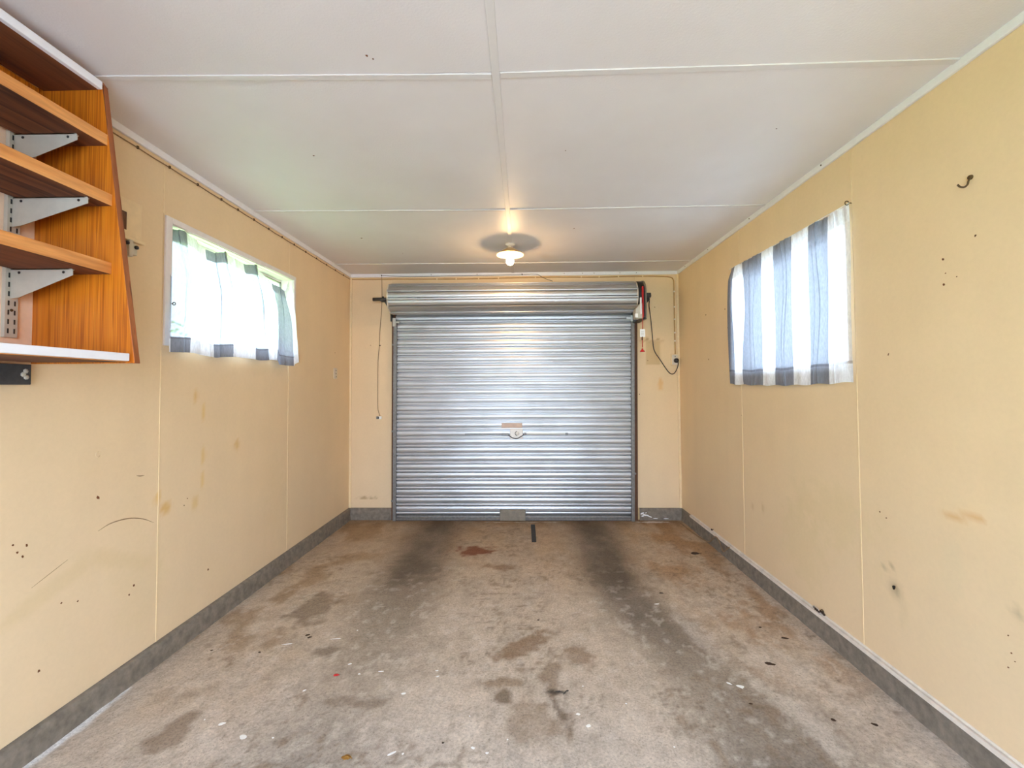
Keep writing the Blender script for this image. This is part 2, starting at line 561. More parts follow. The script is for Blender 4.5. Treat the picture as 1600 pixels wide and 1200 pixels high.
def axis_steps(a, b, step, extra=()):
    pts = [a] + [e for e in sorted(extra) if a + 1e-4 < e < b - 1e-4] + [b]
    out = []
    for p, q in zip(pts, pts[1:]):
        n = max(1, int(round((q - p) / step)))
        out += list(np.linspace(p, q, n + 1)[:-1])
    return np.array(out + [b])

# ------------------------------------------------------------------ floor
floor = empty('floor', (0, 1.6, 0), 'worn stained bare concrete floor with two dark tyre tracks', 'floor', kind='structure')
def floor_z(x, y):
    return 0.004 + 0.03 * min(1, max(0, (1.6 - x) / 3.2)) * max(0.0, 1 - y / 4.27)

def blob(x, y, cx, cy, rx, ry, ang=0.0, wob=0.85, seed=5, soft=0.40):
    c, s = math.cos(ang), math.sin(ang)
    dx, dy = x - cx, y - cy
    u, v = (dx * c + dy * s) / rx, (-dx * s + dy * c) / ry
    d = np.sqrt(u * u + v * v) + wob * (fbm(x, y, 24, seed) - 0.5) * 2
    return 1 - sstep(1 - soft, 1 + soft, d)

def floor_paint(x, y):
    n1 = fbm(x, y, 1.3, 11, 5); n2 = fbm(x * 1.6, y * 0.9, 5, 31, 5); n3 = fbm(x, y, 16, 51, 4)
    n4 = fbm(x, y, 40, 61, 3)
    base = np.array(srgb(198, 182, 164)[:3])
    warm = np.array(srgb(176, 146, 114)[:3])
    grey = np.array(srgb(198, 188, 178)[:3])
    def mixv(a, b, t):
        return a * (1 - t[:, None]) + b * t[:, None]
    col = np.tile(base, (len(x), 1))
    far = sstep(2.0, 4.2, y + 1.2 * (n1 - 0.5))
    col = mixv(col, warm, np.clip(far * 0.75 * (0.5 + n2), 0, 1))
    near = sstep(2.2, 1.2, y + 0.6 * (n1 - 0.5))
    col = mixv(col, grey, np.clip(near * 0.8, 0, 1))
    # rusty brown drift along the right-hand side and the left-hand wall
    col = mixv(col, np.array(srgb(148, 110, 72)[:3]), np.clip(sstep(0.42, 0.7, n2) * sstep(0.85, 1.25, x + 0.4 * (n1 - 0.5)) * sstep(1.6, 2.3, y), 0, 1) * 0.6)
    col = mixv(col, np.array(srgb(146, 120, 90)[:3]), np.clip(sstep(0.45, 0.7, n2) * sstep(-0.8, -1.2, x) * sstep(1.4, 2.2, y), 0, 1) * 0.6)
    # mottling
    m = 0.66 + 0.56 * (n2 * 0.5 + n3 * 0.5)
    m *= 0.90 + 0.20 * n4
    # tyre tracks: two dark lanes to the roller door
    wob = 0.10 * (n1 - 0.5)
    def lane(cx, w):
        return np.exp(-(((x - cx + wob) / w) ** 2) ** 1.3)
    lx = -0.69 + 0.05 * sstep(3.2, 2.2, y)
    rx_ = 0.70 + 0.30 * sstep(2.9, 1.4, y)
    kl = sstep(1.6, 3.3, y) * 0.34 + 0.24 * sstep(1.9, 1.2, y) + 0.16
    kl = kl * (0.6 + 0.8 * n2)
    kr = (sstep(1.6, 3.0, y) * 0.24 + 0.28 * sstep(2.0, 1.3, y) + 0.28) * (0.6 + 0.8 * n2)
    t = np.clip(lane(lx, 0.24) * kl * 1.45, 0, 0.85)
    t2 = np.clip(lane(rx_, 0.20 + 0.10 * sstep(2.4, 1.2, y)) * kr * 1.6, 0, 0.85)
    trk = np.array(srgb(84, 76, 68)[:3])
    col = col * m[:, None]
    col = mixv(col, trk, t); col = mixv(col, trk, t2)
    # scattered small spots, scratches and oily freckles
    n5 = fbm(x, y * 0.8, 26, 71, 4); n6 = fbm(x * 0.5, y * 1.6, 48, 81, 3); n7 = fbm(x * 1.7, y * 0.6, 34, 91, 3)
    patch = 0.35 + 0.65 * sstep(0.42, 0.62, fbm(x, y, 2.2, 95, 3))
    col = mixv(col, np.array(srgb(128, 106, 84)[:3]), 0.5 * sstep(0.62, 0.76, n5) * patch)
    col = mixv(col, np.array(srgb(112, 96, 80)[:3]), 0.5 * sstep(0.66, 0.78, n6) * patch)
    col = mixv(col, np.array(srgb(126, 108, 88)[:3]), 0.4 * sstep(0.64, 0.78, n7) * patch)
    col = mixv(col, np.array(srgb(214, 204, 192)[:3]), 0.35 * sstep(0.38, 0.28, n5) * sstep(3.6, 2.4, y))
    # darker brown band along the foot of the door
    col = mixv(col, np.array(srgb(104, 80, 56)[:3]), 0.45 * sstep(4.0, 4.25, y + 0.2 * (n2 - 0.5)))
    # single stains
    def st(c, rgb, k, **kw):
        nonlocal col
        col = mixv(col, np.array(srgb(*rgb)[:3]), blob(x, y, *c, **kw) * k)
    st((0.01, 1.84, 0.036, 0.05), (116, 100, 82), 0.85, soft=0.3, wob=0.45)
    st((0.0, 1.93, 0.07, 0.035), (132, 108, 82), 0.6)
    st((0.23, 1.76, 0.09, 0.014), (92, 78, 64), 0.7, ang=-1.25)
    st((0.09, 2.2, 0.17, 0.05), (128, 98, 70), 0.7, ang=0.75)
    st((0.21, 1.98, 0.04, 0.12), (122, 100, 78), 0.6)
    st((0.36, 2.12, 0.07, 0.09), (126, 98, 72), 0.6)
    st((0.24, 1.87, 0.05, 0.012), (62, 58, 50), 0.9, ang=-0.1)
    st((0.12, 1.70, 0.10, 0.12), (132, 110, 88), 0.5)
    st((-0.29, 3.46, 0.13, 0.09), (118, 62, 36), 0.85, wob=0.9)
    st((-0.08, 3.15, 0.11, 0.05), (122, 88, 60), 0.6, wob=0.9)
    st((-0.62, 1.80, 0.07, 0.03), (120, 104, 88), 0.5)
    st((-0.52, 1.79, 0.07, 0.03), (118, 102, 86), 0.5, ang=0.3)
    st((-0.85, 2.14, 0.05, 0.04), (112, 98, 82), 0.6)
    st((-1.12, 2.55, 0.12, 0.18), (104, 84, 64), 0.55)
    st((-0.66, 3.1, 0.2, 0.2), (78, 68, 58), 0.3, wob=1.2)
    st((0.72, 3.0, 0.2, 0.16), (82, 70, 58), 0.3, wob=1.2)
    st((-1.2, 1.63, 0.06, 0.10), (120, 98, 78), 0.6)
    # pale worn patches
    st((1.24, 2.08, 0.10, 0.16), (204, 194, 182), 0.5, ang=0.4)
    st((1.15, 1.75, 0.05, 0.22), (206, 198, 188), 0.5, ang=0.25)
    st((0.98, 2.3, 0.05, 0.25), (200, 190, 180), 0.45, ang=0.2)
    st((0.12, 1.35, 0.07, 0.09), (204, 192, 176), 0.6)
    # white paint run along the near left kerb
    st((-1.575, 1.63, 0.02, 0.22), (236, 236, 236), 0.9, wob=0.7, soft=0.3)
    st((1.30, 4.2, 0.13, 0.02), (226, 222, 218), 0.7, wob=0.8)
    st((0.05, 4.19, 0.4, 0.008), (214, 204, 190), 0.6, wob=0.8)
    return np.clip(col, 0.01, 1)

fx = axis_steps(L - 0.02, R + 0.02, 0.0125)
fy = axis_steps(REAR - 0.3, D + 0.1, 0.0125)
slab = grid_sheet('concrete_slab', fx, fy, lambda u, v: (u, v, floor_z(u, v)), lambda u, v: True, floor_paint, (0, 0, -0.1), M['floor'], floor)
for p in slab.data.polygons: p.use_smooth = True

def flat_bit(name, x, y, r, rgbmat, parent, ell=1.0, ang=0.0, thick=0.0012, n=9, jag=0.3, plane='floor', side=1):
    """a small irregular flake lying on the floor or stuck on a wall"""
    poly = []
    for k in range(n):
        a = 2 * math.pi * k / n
        rr = r * 0.72 * (1 + random.uniform(-jag, jag))
        u, v = rr * math.cos(a) * ell, rr * math.sin(a)
        poly.append((x + u * math.cos(ang) - v * math.sin(ang), y + u * math.sin(ang) + v * math.cos(ang)))
    if plane == 'floor':
        z = floor_z(x, y)
        return MB().prism(poly, 'Z', z - 0.001, z + thick).build(name, rgbmat, parent)
    if plane == 'X':
        w = L if side < 0 else R
        return MB().prism(poly, 'X', w + side * 0.001, w - side * thick).build(name, rgbmat, parent)
    if plane == 'Y':
        return MB().prism(poly, 'Y', D + 0.001, D - thick).build(name, rgbmat, parent)
    if plane == 'C':
        return MB().prism(poly, 'Z', H + 0.001, H - thick).build(name, rgbmat, parent)

for x, y, r, e, a in ((-0.71, 2.04, .006, 2.2, .5), (-0.55, 1.99, .004, 5, .1), (-0.64, 1.97, .006, 1.1, 0), (-0.83, 1.86, .006, 1.6, .6),
        (-1.05, 1.67, .009, 1.8, .4), (-0.3, 2.0, .005, 2, .2), (-0.29, 1.96, .005, 2, .5), (-0.41, 1.85, .008, 1.5, 0), (-0.78, 2.32, .005, 1, 0),
        (-0.33, 1.55, .005, 1, 0), (-0.37, 1.55, .006, 4, .7), (0.5, 1.81, .006, 1, 0), (0.3, 1.75, .009, 1.2, 0), (0.33, 1.69, .009, 1.5, .4),
        (-0.04, 1.56, .006, 1.4, 0), (-0.09, 1.58, .005, 2, -.4), (-0.12, 1.73, .003, 1.2, 0), (0.03, 1.62, .004, 1, 0), (0.34, 1.91, .004, 1, 0),
        (1.01, 1.92, .013, 1.7, -.2), (0.97, 1.94, .006, 2.4, -.7), (0.87, 2.63, .006, 4, .2), (-0.82, 1.61, .005, 1, 0), (-1.13, 1.69, .004, 1, 0),
        (-0.86, 2.24, .003, 12, .15), (-1.08, 2.19, .003, 12, .22), (-0.93, 1.61, .014, 1.4, 0), (0.70, 1.42, .006, 1, 0), (0.62, 1.60, .004, 1, 0)):
    flat_bit('paint_fleck', x, y, r, M['fleck'], floor, e, a)
for x, y, r, e, a in ((-1.02, 2.27, .012, 1.3, .5), (-1.0, 2.25, .010, 1.5, .6), (-1.18, 2.12, .007, 1.3, 0), (-1.42, 2.13, .006, 1.3, 0), (1.22, 2.08, .014, 1.9, -.2),
        (1.27, 1.74, .009, 1.3, 0), (1.41, 2.29, .012, 1.9, -.2), (1.41, 1.72, .009, 1.6, -.2), (1.34, 2.39, .008, 1.4, 0), (0.94, 2.77, .010, 1.8, 0),
        (0.55, 1.46, .004, 1, 0), (0.17, 2.44, .006, 1.5, 0), (1.0, 1.82, .006, 1.6, -.3), (-0.2, 1.60, .005, 1.2, 0)):
    flat_bit('dark_speck', x, y, r, M['debris'], floor, e, a)
for x, y, r, e, a in ((0.235, 1.875, .007, 3.2, -.1), (0.26, 1.87, .004, 4, 1.0), (0.27, 1.88, .006, 1.5, .4)):
    flat_bit('tar_smear', x, y, r, M['tapedark'], floor, e, a, thick=0.0008)

# ------------------------------------------------------------------ kerbs (concrete plinth under the wall sheets)
def kerb(name, axis, a, b, fixed, side, top, foot, thick, label):
    """rough concrete plinth along one wall, front face slightly uneven"""
    n = int((b - a) / 0.04)
    bm = bmesh.new()
    rows = []
    rnd = random.Random(len(name))
    for i in range(n + 1):
        s = a + (b - a) * i / n
        j = lambda k: rnd.uniform(-k, k)
        prof = [(thick + 0.012 + j(.003), foot - 0.03), (thick + 0.004 + j(.002), foot + 0.008), (thick + j(.0015), foot + 0.05), (thick + j(.0015), top - 0.012 + j(.002)), (thick - 0.006 + j(.001), top - 0.003), (-0.05, top - 0.003)]
        row = []
        for d, z in prof:
            if axis == 'Y': p = (fixed - side * d, s, z)
            else: p = (s, fixed - side * d, z)
            row.append(bm.verts.new(p))
        rows.append(row)
    for r0, r1 in zip(rows, rows[1:]):
        for k in range(len(r0) - 1):
            f = bm.faces.new((r0[k], r1[k], r1[k + 1], r0[k + 1])); f.smooth = True
    bmesh.ops.recalc_face_normals(bm, faces=bm.faces[:])
    mb = MB(); mb.join(bm)
    o = mb.build(name, M['curb'])
    return tag(o, label, 'kerb', kind='structure')
kerb('baseboard_left', 'Y', REAR, D, L, -1, 0.119, 0.0, 0.020, 'low grey concrete kerb along the foot of the left wall')
kerb('baseboard_right', 'Y', REAR, D, R, 1, 0.116, 0.0, 0.006, 'low grey concrete kerb with aluminium strip along right wall')
kb = kerb('baseboard_back_left', 'X', L, -1.185, D, 1, 0.119, 0.0, 0.012, 'short grey concrete kerb left of the roller door')
kc = kerb('baseboard_back_right', 'X', 1.20, R, D, 1, 0.119, 0.0, 0.012, 'short paint splashed concrete kerb right of the roller door')
for x, z, r, e, a in ((1.225, .070, .012, 1.6, .4), (1.25, .055, .012, 1.8, -.3), (1.275, .05, .010, 2.0, -.4), (1.23, .045, .010, 1.4, .2), (1.30, .038, .008, 2.2, -.3), (1.26, .075, .006, 1.5, .3), (1.35, .022, .006, 4, 0.0), (1.45, .020, .005, 5, 0)):
    poly = [(x + r * e * math.cos(t) * math.cos(a) - r * .6 * math.sin(t) * math.sin(a), z + r * e * math.cos(t) * math.sin(a) + r * .6 * math.sin(t) * math.cos(a)) for t in [k * 2 * math.pi / 8 for k in range(8)]]
    MB().prism(poly, 'Y', D - 0.010, D - 0.0155).build('paint_splash', M['fleck'], kc)

# ------------------------------------------------------------------ walls
WL = dict(y0=2.064, y1=3.200, z0=1.495, z1=2.086)     # window opening, left wall
WR = dict(y0=2.060, y1=3.180, z0=1.360, z1=2.090)     # window opening, right wall

def wall_paint(seed, marks):
    base = np.array(CREAM[:3])
    def f(u, v):
        n1 = fbm(u, v, 1.4, seed, 4); n2 = fbm(u, v, 7, seed + 9, 4)
        vs = fbm(u * 5, v * 0.5, 2.0, seed + 20, 3)     # faint vertical wash streaks
        k = 1 + 0.06 * (n1 - 0.5) + 0.05 * (n2 - 0.5) + 0.05 * (vs - 0.5)
        col = base[None, :] * k[:, None]
        # grime: lower half a little pinker / dustier
        g = sstep(1.2, 0.3, v + 0.5 * (n1 - 0.5)) * 0.35
        col = col * (1 - g[:, None]) + np.array(srgb(224, 202, 170)[:3])[None, :] * g[:, None] * k[:, None]
        for (c, rgb, kk, kw) in marks:
            kw = dict(kw)
            if kw.pop('rect', False):
                t = kk * sstep(c[2] + .006, c[2] - .004, np.abs(u - c[0])) * sstep(c[3] + .006, c[3] - .004, np.abs(v - c[1]))
            else:
                t = blob(u, v, *c, **kw) * kk
            col = col * (1 - t[:, None]) + np.array(srgb(*rgb)[:3])[None, :] * t[:, None]
        return np.clip(col, 0.01, 1)
    return f

def side_wall(name, x, side, joints, win, marks, seed, label):
    w = empty(name, (x, 1.6, 0), label, 'wall', kind='structure')
    # solid core behind the sheets
    core = MB()
    x0, x1 = sorted((x + side * 0.008, x + side * 0.13))
    core.box(x0, x1, REAR - 0.15, win['y0'], -0.1, H + 0.15)
    core.box(x0, x1, win['y1'], D + 0.13, -0.1, H + 0.15)
    core.box(x0, x1, win['y0'], win['y1'], -0.1, win['z0'])
    core.box(x0, x1, win['y0'], win['y1'], win['z1'], H + 0.15)
    core.build('wall_core', M['backing'], w)
    pf = wall_paint(seed, marks)
    edges = [REAR] + joints + [D]
    for a, b in zip(edges, edges[1:]):
        g = 0.0012
        us = axis_steps(a + g, b - g, 0.02, (win['y0'], win['y1']))
        vs = axis_steps(PB, H, 0.02, (win['z0'], win['z1']))
        keep = lambda u, v: not (win['y0'] < u < win['y1'] and win['z0'] < v < win['z1'])
        o = grid_sheet('wall_panel', us, vs, lambda u, v: (x, u, v), keep, pf, (side * 0.0085, 0, 0), M['wall'], w)
    # cover bead over each joint
    for y in joints:
        if y < 0: continue
        zs = [(PB, win['z0'] - 0.03), (win['z1'] + 0.03, H - 0.03)] if win['y0'] - 0.05 < y < win['y1'] + 0.05 else [(PB, H - 0.03)]
        for z0, z1 in zs:
            xx = sorted((x, x - side * 0.0018))
            MB().box(xx[0], xx[1], y - 0.0028, y + 0.0028, z0, z1).build('joint_bead', M['cream'], w)
    return w

SM = dict(wob=0.6)
marksL = [
    ((1.55, 0.56, 0.20, 0.03), (216, 190, 146), 0.5, dict(ang=0.35, wob=0.4)),
    ((1.85, 0.56, 0.18, 0.03), (216, 190, 146), 0.5, dict(ang=-0.45, wob=0.4)),
    ((1.95, 0.42, 0.12, 0.16), (222, 198, 156), 0.4, dict(wob=0.9)),
    ((2.02, 0.78, 0.02, 0.03), (222, 180, 100), 0.8, SM), ((2.06, 0.72, 0.03, 0.025), (212, 164, 84), 0.7, SM),
    ((2.304, 1.155, 0.014, 0.04), (222, 182, 104), 0.7, SM), ((2.309, 0.93, 0.016, 0.04), (222, 182, 104), 0.7, SM),
    ((2.30, 0.80, 0.012, 0.04), (222, 184, 108), 0.7, SM), ((2.255, 0.696, 0.02, 0.03), (218, 182, 120), 0.7, SM),
    ((2.58, 0.95, 0.02, 0.03), (212, 166, 84), 0.6, SM), ((2.246, 1.24, 0.015, 0.03), (214, 166, 86), 0.6, SM),
    ((3.0, 0.5, 0.12, 0.25), (222, 196, 152), 0.3, dict(wob=1.0)),
    ((2.9, 1.42, 0.30, 0.05), (216, 188, 140), 0.3, dict(wob=0.8)),
]
marksR = [
    ((1.846, 0.452, 0.012, 0.016), (120, 104, 80), 0.55, dict(wob=0.2, soft=0.6)),
    ((1.846, 0.449, 0.03, 0.035), (170, 150, 118), 0.4, dict(wob=0.3, soft=0.7)),
    ((1.891, 0.515, 0.010, 0.012), (150, 128, 96), 0.6, dict(wob=0.3, soft=0.5)), ((1.862, 0.540, 0.007, 0.009), (150, 128, 96), 0.6, dict(wob=0.3, soft=0.5)),
    ((1.81, 0.37, 0.02, 0.06), (212, 190, 150), 0.35, dict(wob=0.5)),
    ((2.2, 0.65, 0.25, 0.14), (220, 196, 150), 0.4, dict(wob=1.0)),
    ((2.45, 0.45, 0.16, 0.2), (220, 196, 150), 0.4, dict(wob=1.0)),
    ((1.56, 0.83, 0.07, 0.012), (214, 166, 108), 0.7, dict(ang=-0.2)),
    ((1.40, 0.585, 0.020, 0.020), (150, 134, 108), 0.45, dict(wob=0.9)),
    ((1.60, 0.62, 0.04, 0.08), (220, 200, 162), 0.4, dict(wob=0.8)),
    ((2.83, 0.51, 0.015, 0.03), (186, 146, 92), 0.35, SM), ((2.96, 0.49, 0.015, 0.03), (186, 146, 92), 0.3, SM),
]
wl = side_wall('wall_left', L, -1, [-0.22, 0.90, 2.024, 3.145], WL, marksL, 101, 'cream painted sheet-lined left wall with small high window')
wr = side_wall('wall_right', R, 1, [-0.20, 0.91, 2.022, 3.073], WR, marksR, 201, 'cream painted sheet-lined right wall with curtained window')

# back wall with the roller-door opening
DX0, DX1, DZ = -1.183, 1.186, 2.30
wb = empty('wall_back', (0, D, 0), 'cream painted end wall round the roller door', 'wall', kind='structure')
core = MB()
core.box(L - 0.13, DX0, D + 0.008, D + 0.13, -0.1, H + 0.15)
core.box(DX1, R + 0.13, D + 0.008, D + 0.13, -0.1, H + 0.15)
core.box(DX0, DX1, D + 0.008, D + 0.13, 2.06, H + 0.15)
core.build('wall_core', M['backing'], wb)
marksB = [((1.355, 1.605, 0.068, 0.115), (202, 170, 122), 0.75, dict(rect=True)),
          ((-1.42, 0.215, 0.09, 0.010), (150, 112, 66), 0.6, dict(wob=0.8)),
          ((1.42, 1.30, 0.025, 0.05), (222, 160, 78), 0.5, SM),
          ((1.35, 1.72, 0.08, 0.012), (178, 136, 84), 0.5, dict(wob=1.0)),
          ((1.30, 1.74, 0.015, 0.015), (150, 110, 62), 0.6, SM), ((1.40, 1.735, 0.015, 0.012), (150, 110, 62), 0.6, SM)]
pb = wall_paint(301, marksB)
for a, b, z0 in ((L, DX0, PB), (DX1, R, PB), (DX0, DX1, 2.06)):
    grid_sheet('wall_panel', axis_steps(a + .001, b - .001, 0.015), axis_steps(z0, H, 0.015), lambda u, v: (u, D, v), lambda u, v: True, pb, (0, 0.0085, 0), M['wall'], wb)
for xs in ((L, L + 0.022), (R - 0.022, R)):
    MB().box(xs[0], xs[1], D - 0.012, D, PB, H - 0.03, bevel=0.003).build('corner_bead', M['cream'], wb)
# rear wall behind the camera; its unseen doorway is assumed, sized to admit daylight
wf = MB()
wf.box(L - 0.13, -0.95, REAR - 0.12, REAR, -0.1, H + 0.15)
wf.box(0.95, R + 0.13, REAR - 0.12, REAR, -0.1, H + 0.15)
wf.box(-0.95, 0.95, REAR - 0.12, REAR, 2.12, H + 0.15)
tag(wf.build('wall_front', M['cream']), 'cream wall with assumed wide doorway added for daylight behind the viewpoint', 'wall', kind='structure')

# little chips, nail holes and scuffs
for y, z, r, e in ((1.731, .852, .011, 0.6), (1.441, .767, .004, 1), (1.454, .738, .006, .7), (1.482, .752, .006, .8), (1.47, .718, .007, .6), (2.355, .311, .008, .8),
                   (1.66, .478, .004, 1), (1.60, .50, .004, 1), (1.902, .43, .008, .8), (1.88, .40, .006, .7), (1.53, .30, .006, 1), (2.18, .70, .004, 1), (2.20, .73, .004, 1), (3.93, 1.60, .006, 1)):
    flat_bit('paint_chip', y, z, r, M['chip'], wl, e, 0.5, 0.001, plane='X', side=-1)
for y, z, r, e in ((1.597, 1.735, .006, 1), (1.597, 1.643, .006, 1), (1.483, 1.781, .005, .8), (1.59, 1.682, .003, 1), (1.55, 1.66, .003, 1), (3.297, 1.857, .007, .8), (3.261, 1.713, .006, .8), (3.641, 1.87, .008, 1),
                   (1.912, .746, .004, 1), (1.88, .73, .004, 1), (3.078, 1.079, .005, 1), (1.427, .50, .003, 1), (1.42, .45, .0035, .8), (1.43, .40, .003, 1), (1.41, .43, .0025, 1), (1.845, 1.41, .008, .4), (3.60, 1.50, .008, 1)):
    flat_bit('nail_hole', y, z, r, M['chip'], wr, e, 0.3, 0.001, plane='X', side=1)
for x, z, r in ((1.216, 1.207, .007), (1.375, 2.05, .006), (1.30, 1.53, .006), (1.20, 1.80, .008), (-1.40, 1.70, .006)):
    flat_bit('nail_hole', x, z, r, M['chip'], wb, 1.0, 0, 0.001, plane='Y')
flat_bit('burn_mark', 1.852, .457, .0135, M['black'], wr, .8, .3, .001, plane='X', side=1)
def scuff(pts, w, parent):
    b = bmesh.new()
    pts = curve_pts(pts, 5)
    rows = []
    for i, p in enumerate(pts):
        t = (pts[min(i + 1, len(pts) - 1)] - pts[max(i - 1, 0)]).normalized()
        nn = t.cross(Vector((1, 0, 0))).normalized()
        k = w * math.sin(math.pi * (i + 0.3) / (len(pts) - 0.4)) + 0.0003
        rows.append((b.verts.new(p + nn * k), b.verts.new(p - nn * k)))
    for r0, r1 in zip(rows, rows[1:]):
        b.faces.new((r0[0], r1[0], r1[1], r0[1]))
    ret = bmesh.ops.extrude_face_region(b, geom=b.faces[:])
    bmesh.ops.translate(b, verts=[v for v in ret['geom'] if isinstance(v, bmesh.types.BMVert)], vec=(0.0006, 0, 0))
    bmesh.ops.recalc_face_normals(b, faces=b.faces[:])
    m = MB(); m.join(b)
    return m.build('scuff_mark', M['scuff'], parent)
scuff([(L, 1.735, .718), (L, 1.79, .732), (L, 1.868, .728), (L, 1.94, .705), (L, 2.0, .67)], 0.0022, wl)
scuff([(L, 1.905, .903), (L, 1.925, .898), (L, 1.945, .897)], 0.0022, wl)
scuff([(L, 1.50, .60), (L, 1.56, .625), (L, 1.62, .65)], 0.0006, wl)
# little stuck-on wad ring
b = MB(); b.tube([(L + 0.001, 1.727 + .009 * math.cos(t), 1.023 + .012 * math.sin(t)) for t in [k * math.pi / 6 for k in range(12)]], 0.0012, 5)
b.build('filler_ring', M['cream'], wl)

# ------------------------------------------------------------------ ceiling
ceil = empty('ceiling', (0, 1.6, H), 'white textured sheet ceiling with thin cover strips', 'ceiling', kind='structure')
MB().box(L - 0.3, R + 0.3, REAR - 0.3, D + 0.3, H + 0.012, H + 0.14).build('ceiling_core', M['dark'], ceil)
ys = [REAR, 0.32, 1.524, 2.725, 3.922, D]
for a, b in zip(ys, ys[1:]):
    for x0, x1 in ((L, 0.002), (0.002, R)):
        MB().box(x0 + .002, x1 - .002, a + .002, b - .002, H, H + 0.013).build('ceiling_panel', M['ceiling'], ceil)
def strip(a, c, w=0.026):
    MB().bar(a, c, w, 0.005, bevel=0.0012).build('cover_strip', M['cover'], ceil)
zt = H - 0.0022
strip((0.002, REAR, zt), (0.002, D, zt), 0.028)
strip((L, 1.510, zt), (-0.014, 1.542, zt)); strip((0.018, 1.536, zt), (R, 1.512, zt))
strip((L, 2.706, zt), (-0.014, 2.742, zt), 0.022); strip((0.018, 2.738, zt), (R, 2.714, zt), 0.022)
strip((L, 3.905, zt), (-0.014, 3.93, zt), 0.022); strip((0.018, 3.928, zt), (R, 3.915, zt), 0.022)
strip((L, 0.32, zt), (R, 0.32, zt))
for x, y, r in ((-0.426, 1.435, .006), (-0.41, 1.45, .004), (-0.907, 2.059, .006), (0.46, 3.079, .008), (-1.105, 3.224, .008), (0.3, 2.05, .003), (1.2, 1.9, .004), (-0.9, 3.6, .005)):
    flat_bit('nail_hole', x, y, r, M['chip'], ceil, 1.0, 0.4, 0.001, plane='C')
# cornice battens
def cornice(name, poly, axis, a, b, label):
    o = MB().prism(poly, axis, a, b, bevel=0.002).build(name, M['white'])
    tag(o, label, 'cornice', kind='structure')
    return o
tl = cornice('trim_1', [(L, H), (L + .013, H), (L + .013, H - .032), (L, H - .032)], 'Y', REAR, D, 'white batten where the left wall meets the ceiling')
tr = cornice('trim_2', [(R, H), (R - .013, H), (R - .013, H - .032), (R, H - .032)], 'Y', REAR, D, 'white batten where the right wall meets the ceiling')
tb = cornice('trim_3', [(D, H), (D - .013, H), (D - .013, H - .032), (D, H - .032)], 'X', L + .013, R - .013, 'white batten above the roller door at the ceiling')
for x in (0.09, 0.50, 0.79, 1.04, 1.20, -0.35, -0.8, 0.68):
    MB().lathe([(0, 0), (.004, 0), (.004, .002), (0, .002)], (x, D - .0155, H - .014), 8, 'Y').build('nail_head', M['rust'], tb)
for y in (2.2, 2.9, 3.55, 4.05):
    MB().lathe([(0, 0), (.004, 0), (.004, .002), (0, .002)], (R - .0152, y, H - .014), 8, 'X').build('nail_head', M['rust'], tr)

# aluminium strip on the right-hand kerb
ts = MB()
ts.prism([(R - .0125, .102), (R - .0105, .102), (R - .0105, .1165), (R - .003, .1165), (R - .003, .119), (R - .0125, .119)], 'Y', 0.9, 4.04)
ts.prism([(R - .006, .1215), (R, .1215), (R, .130), (R - .0025, .130), (R - .0035, .1235), (R - .006, .1235)], 'Y', 0.9, 4.02)
o = ts.build('trim_4', M['alu'])
tag(o, 'dull aluminium edging strip on top of the right kerb', 'edging', kind='structure')

# ------------------------------------------------------------------ windows
def window(name, x, side, w, label, arch=True):
    e = empty(name, (x, (w['y0'] + w['y1']) / 2, w['z0']), label, 'window', kind='structure')
    y0, y1, z0, z1 = w['y0'], w['y1'], w['z0'], w['z1']
    xo = x + side * 0.13
    a, b = sorted((x - side * 0.002, xo))
    MB().box(a, b, y0, y0 + .008, z0, z1).build('reveal', M['whitewood'], e)
    MB().box(a, b, y1 - .008, y1, z0, z1).build('reveal', M['whitewood'], e)
    MB().box(a, b, y0, y1, z1 - .008, z1).build('reveal', M['whitewood'], e)
    MB().box(a, b, y0, y1, z0, z0 + .010).build('sill', M['whitewood'], e)
    # sash
    s0, s1 = sorted((x + side * 0.085, x + side * 0.115))
    f = 0.030
    for (p, q, r, t) in ((y0 + .008, y0 + .008 + f, z0 + .01, z1 - .008), (y1 - .008 - f, y1 - .008, z0 + .01, z1 - .008), (y0 + .008 + f, y1 - .008 - f, z0 + .01, z0 + .01 + f), (y0 + .008 + f, y1 - .008 - f, z1 - .008 - f, z1 - .008)):
        MB().box(s0, s1, p, q, r, t, bevel=.003).build('sash_bar', M['whitewood'], e)
    g = x + side * 0.10
    MB().box(g - .002, g + .002, y0 + .03, y1 - .03, z0 + .03, z1 - .03).build('pane', M['glass'], e)
    if arch:   # flat architrave standing just proud of the wall
        c0, c1 = sorted((x, x - side * 0.010))
        MB().box(c0, c1, y0 - .034, y0 + .004, z0 - .006, z1 + .024, bevel=.002).build('architrave', M['whitewood'], e)
        MB().box(c0, c1, y1 - .004, y1 + .022, z0 - .006, z1 + .024, bevel=.002).build('architrave', M['whitewood'], e)
        MB().box(c0, c1, y0 + .004, y1 - .004, z1 - .004, z1 + .024, bevel=.002).build('architrave', M['whitewood'], e)
        MB().box(c0, c1, y0 + .004, y1 - .004, z0 - .020, z0 + .006, bevel=.002).build('architrave', M['whitewood'], e)
    return e
win1 = window('window_1', L, -1, WL, 'white framed window high in the left wall behind a drooping curtain')
win2 = window('window_2', R, 1, WR, 'window in the right wall wholly covered by a striped curtain', arch=False)
st = MB(); st.bar((L - .075, 2.93, 2.055), (L - .06, 3.13, 2.045), .012, .006)
st.bar((L - .06, 3.13, 2.052), (L - .06, 3.13, 1.99), .012, .006, up=(0, 1, 0))
st.build('window_stay', M['greysteel'], win1)

# ------------------------------------------------------------------ curtains
def interp(pts, t):
    xs = [p[0] for p in pts]; ys_ = [p[1] for p in pts]
    return float(np.interp(t, xs, ys_))

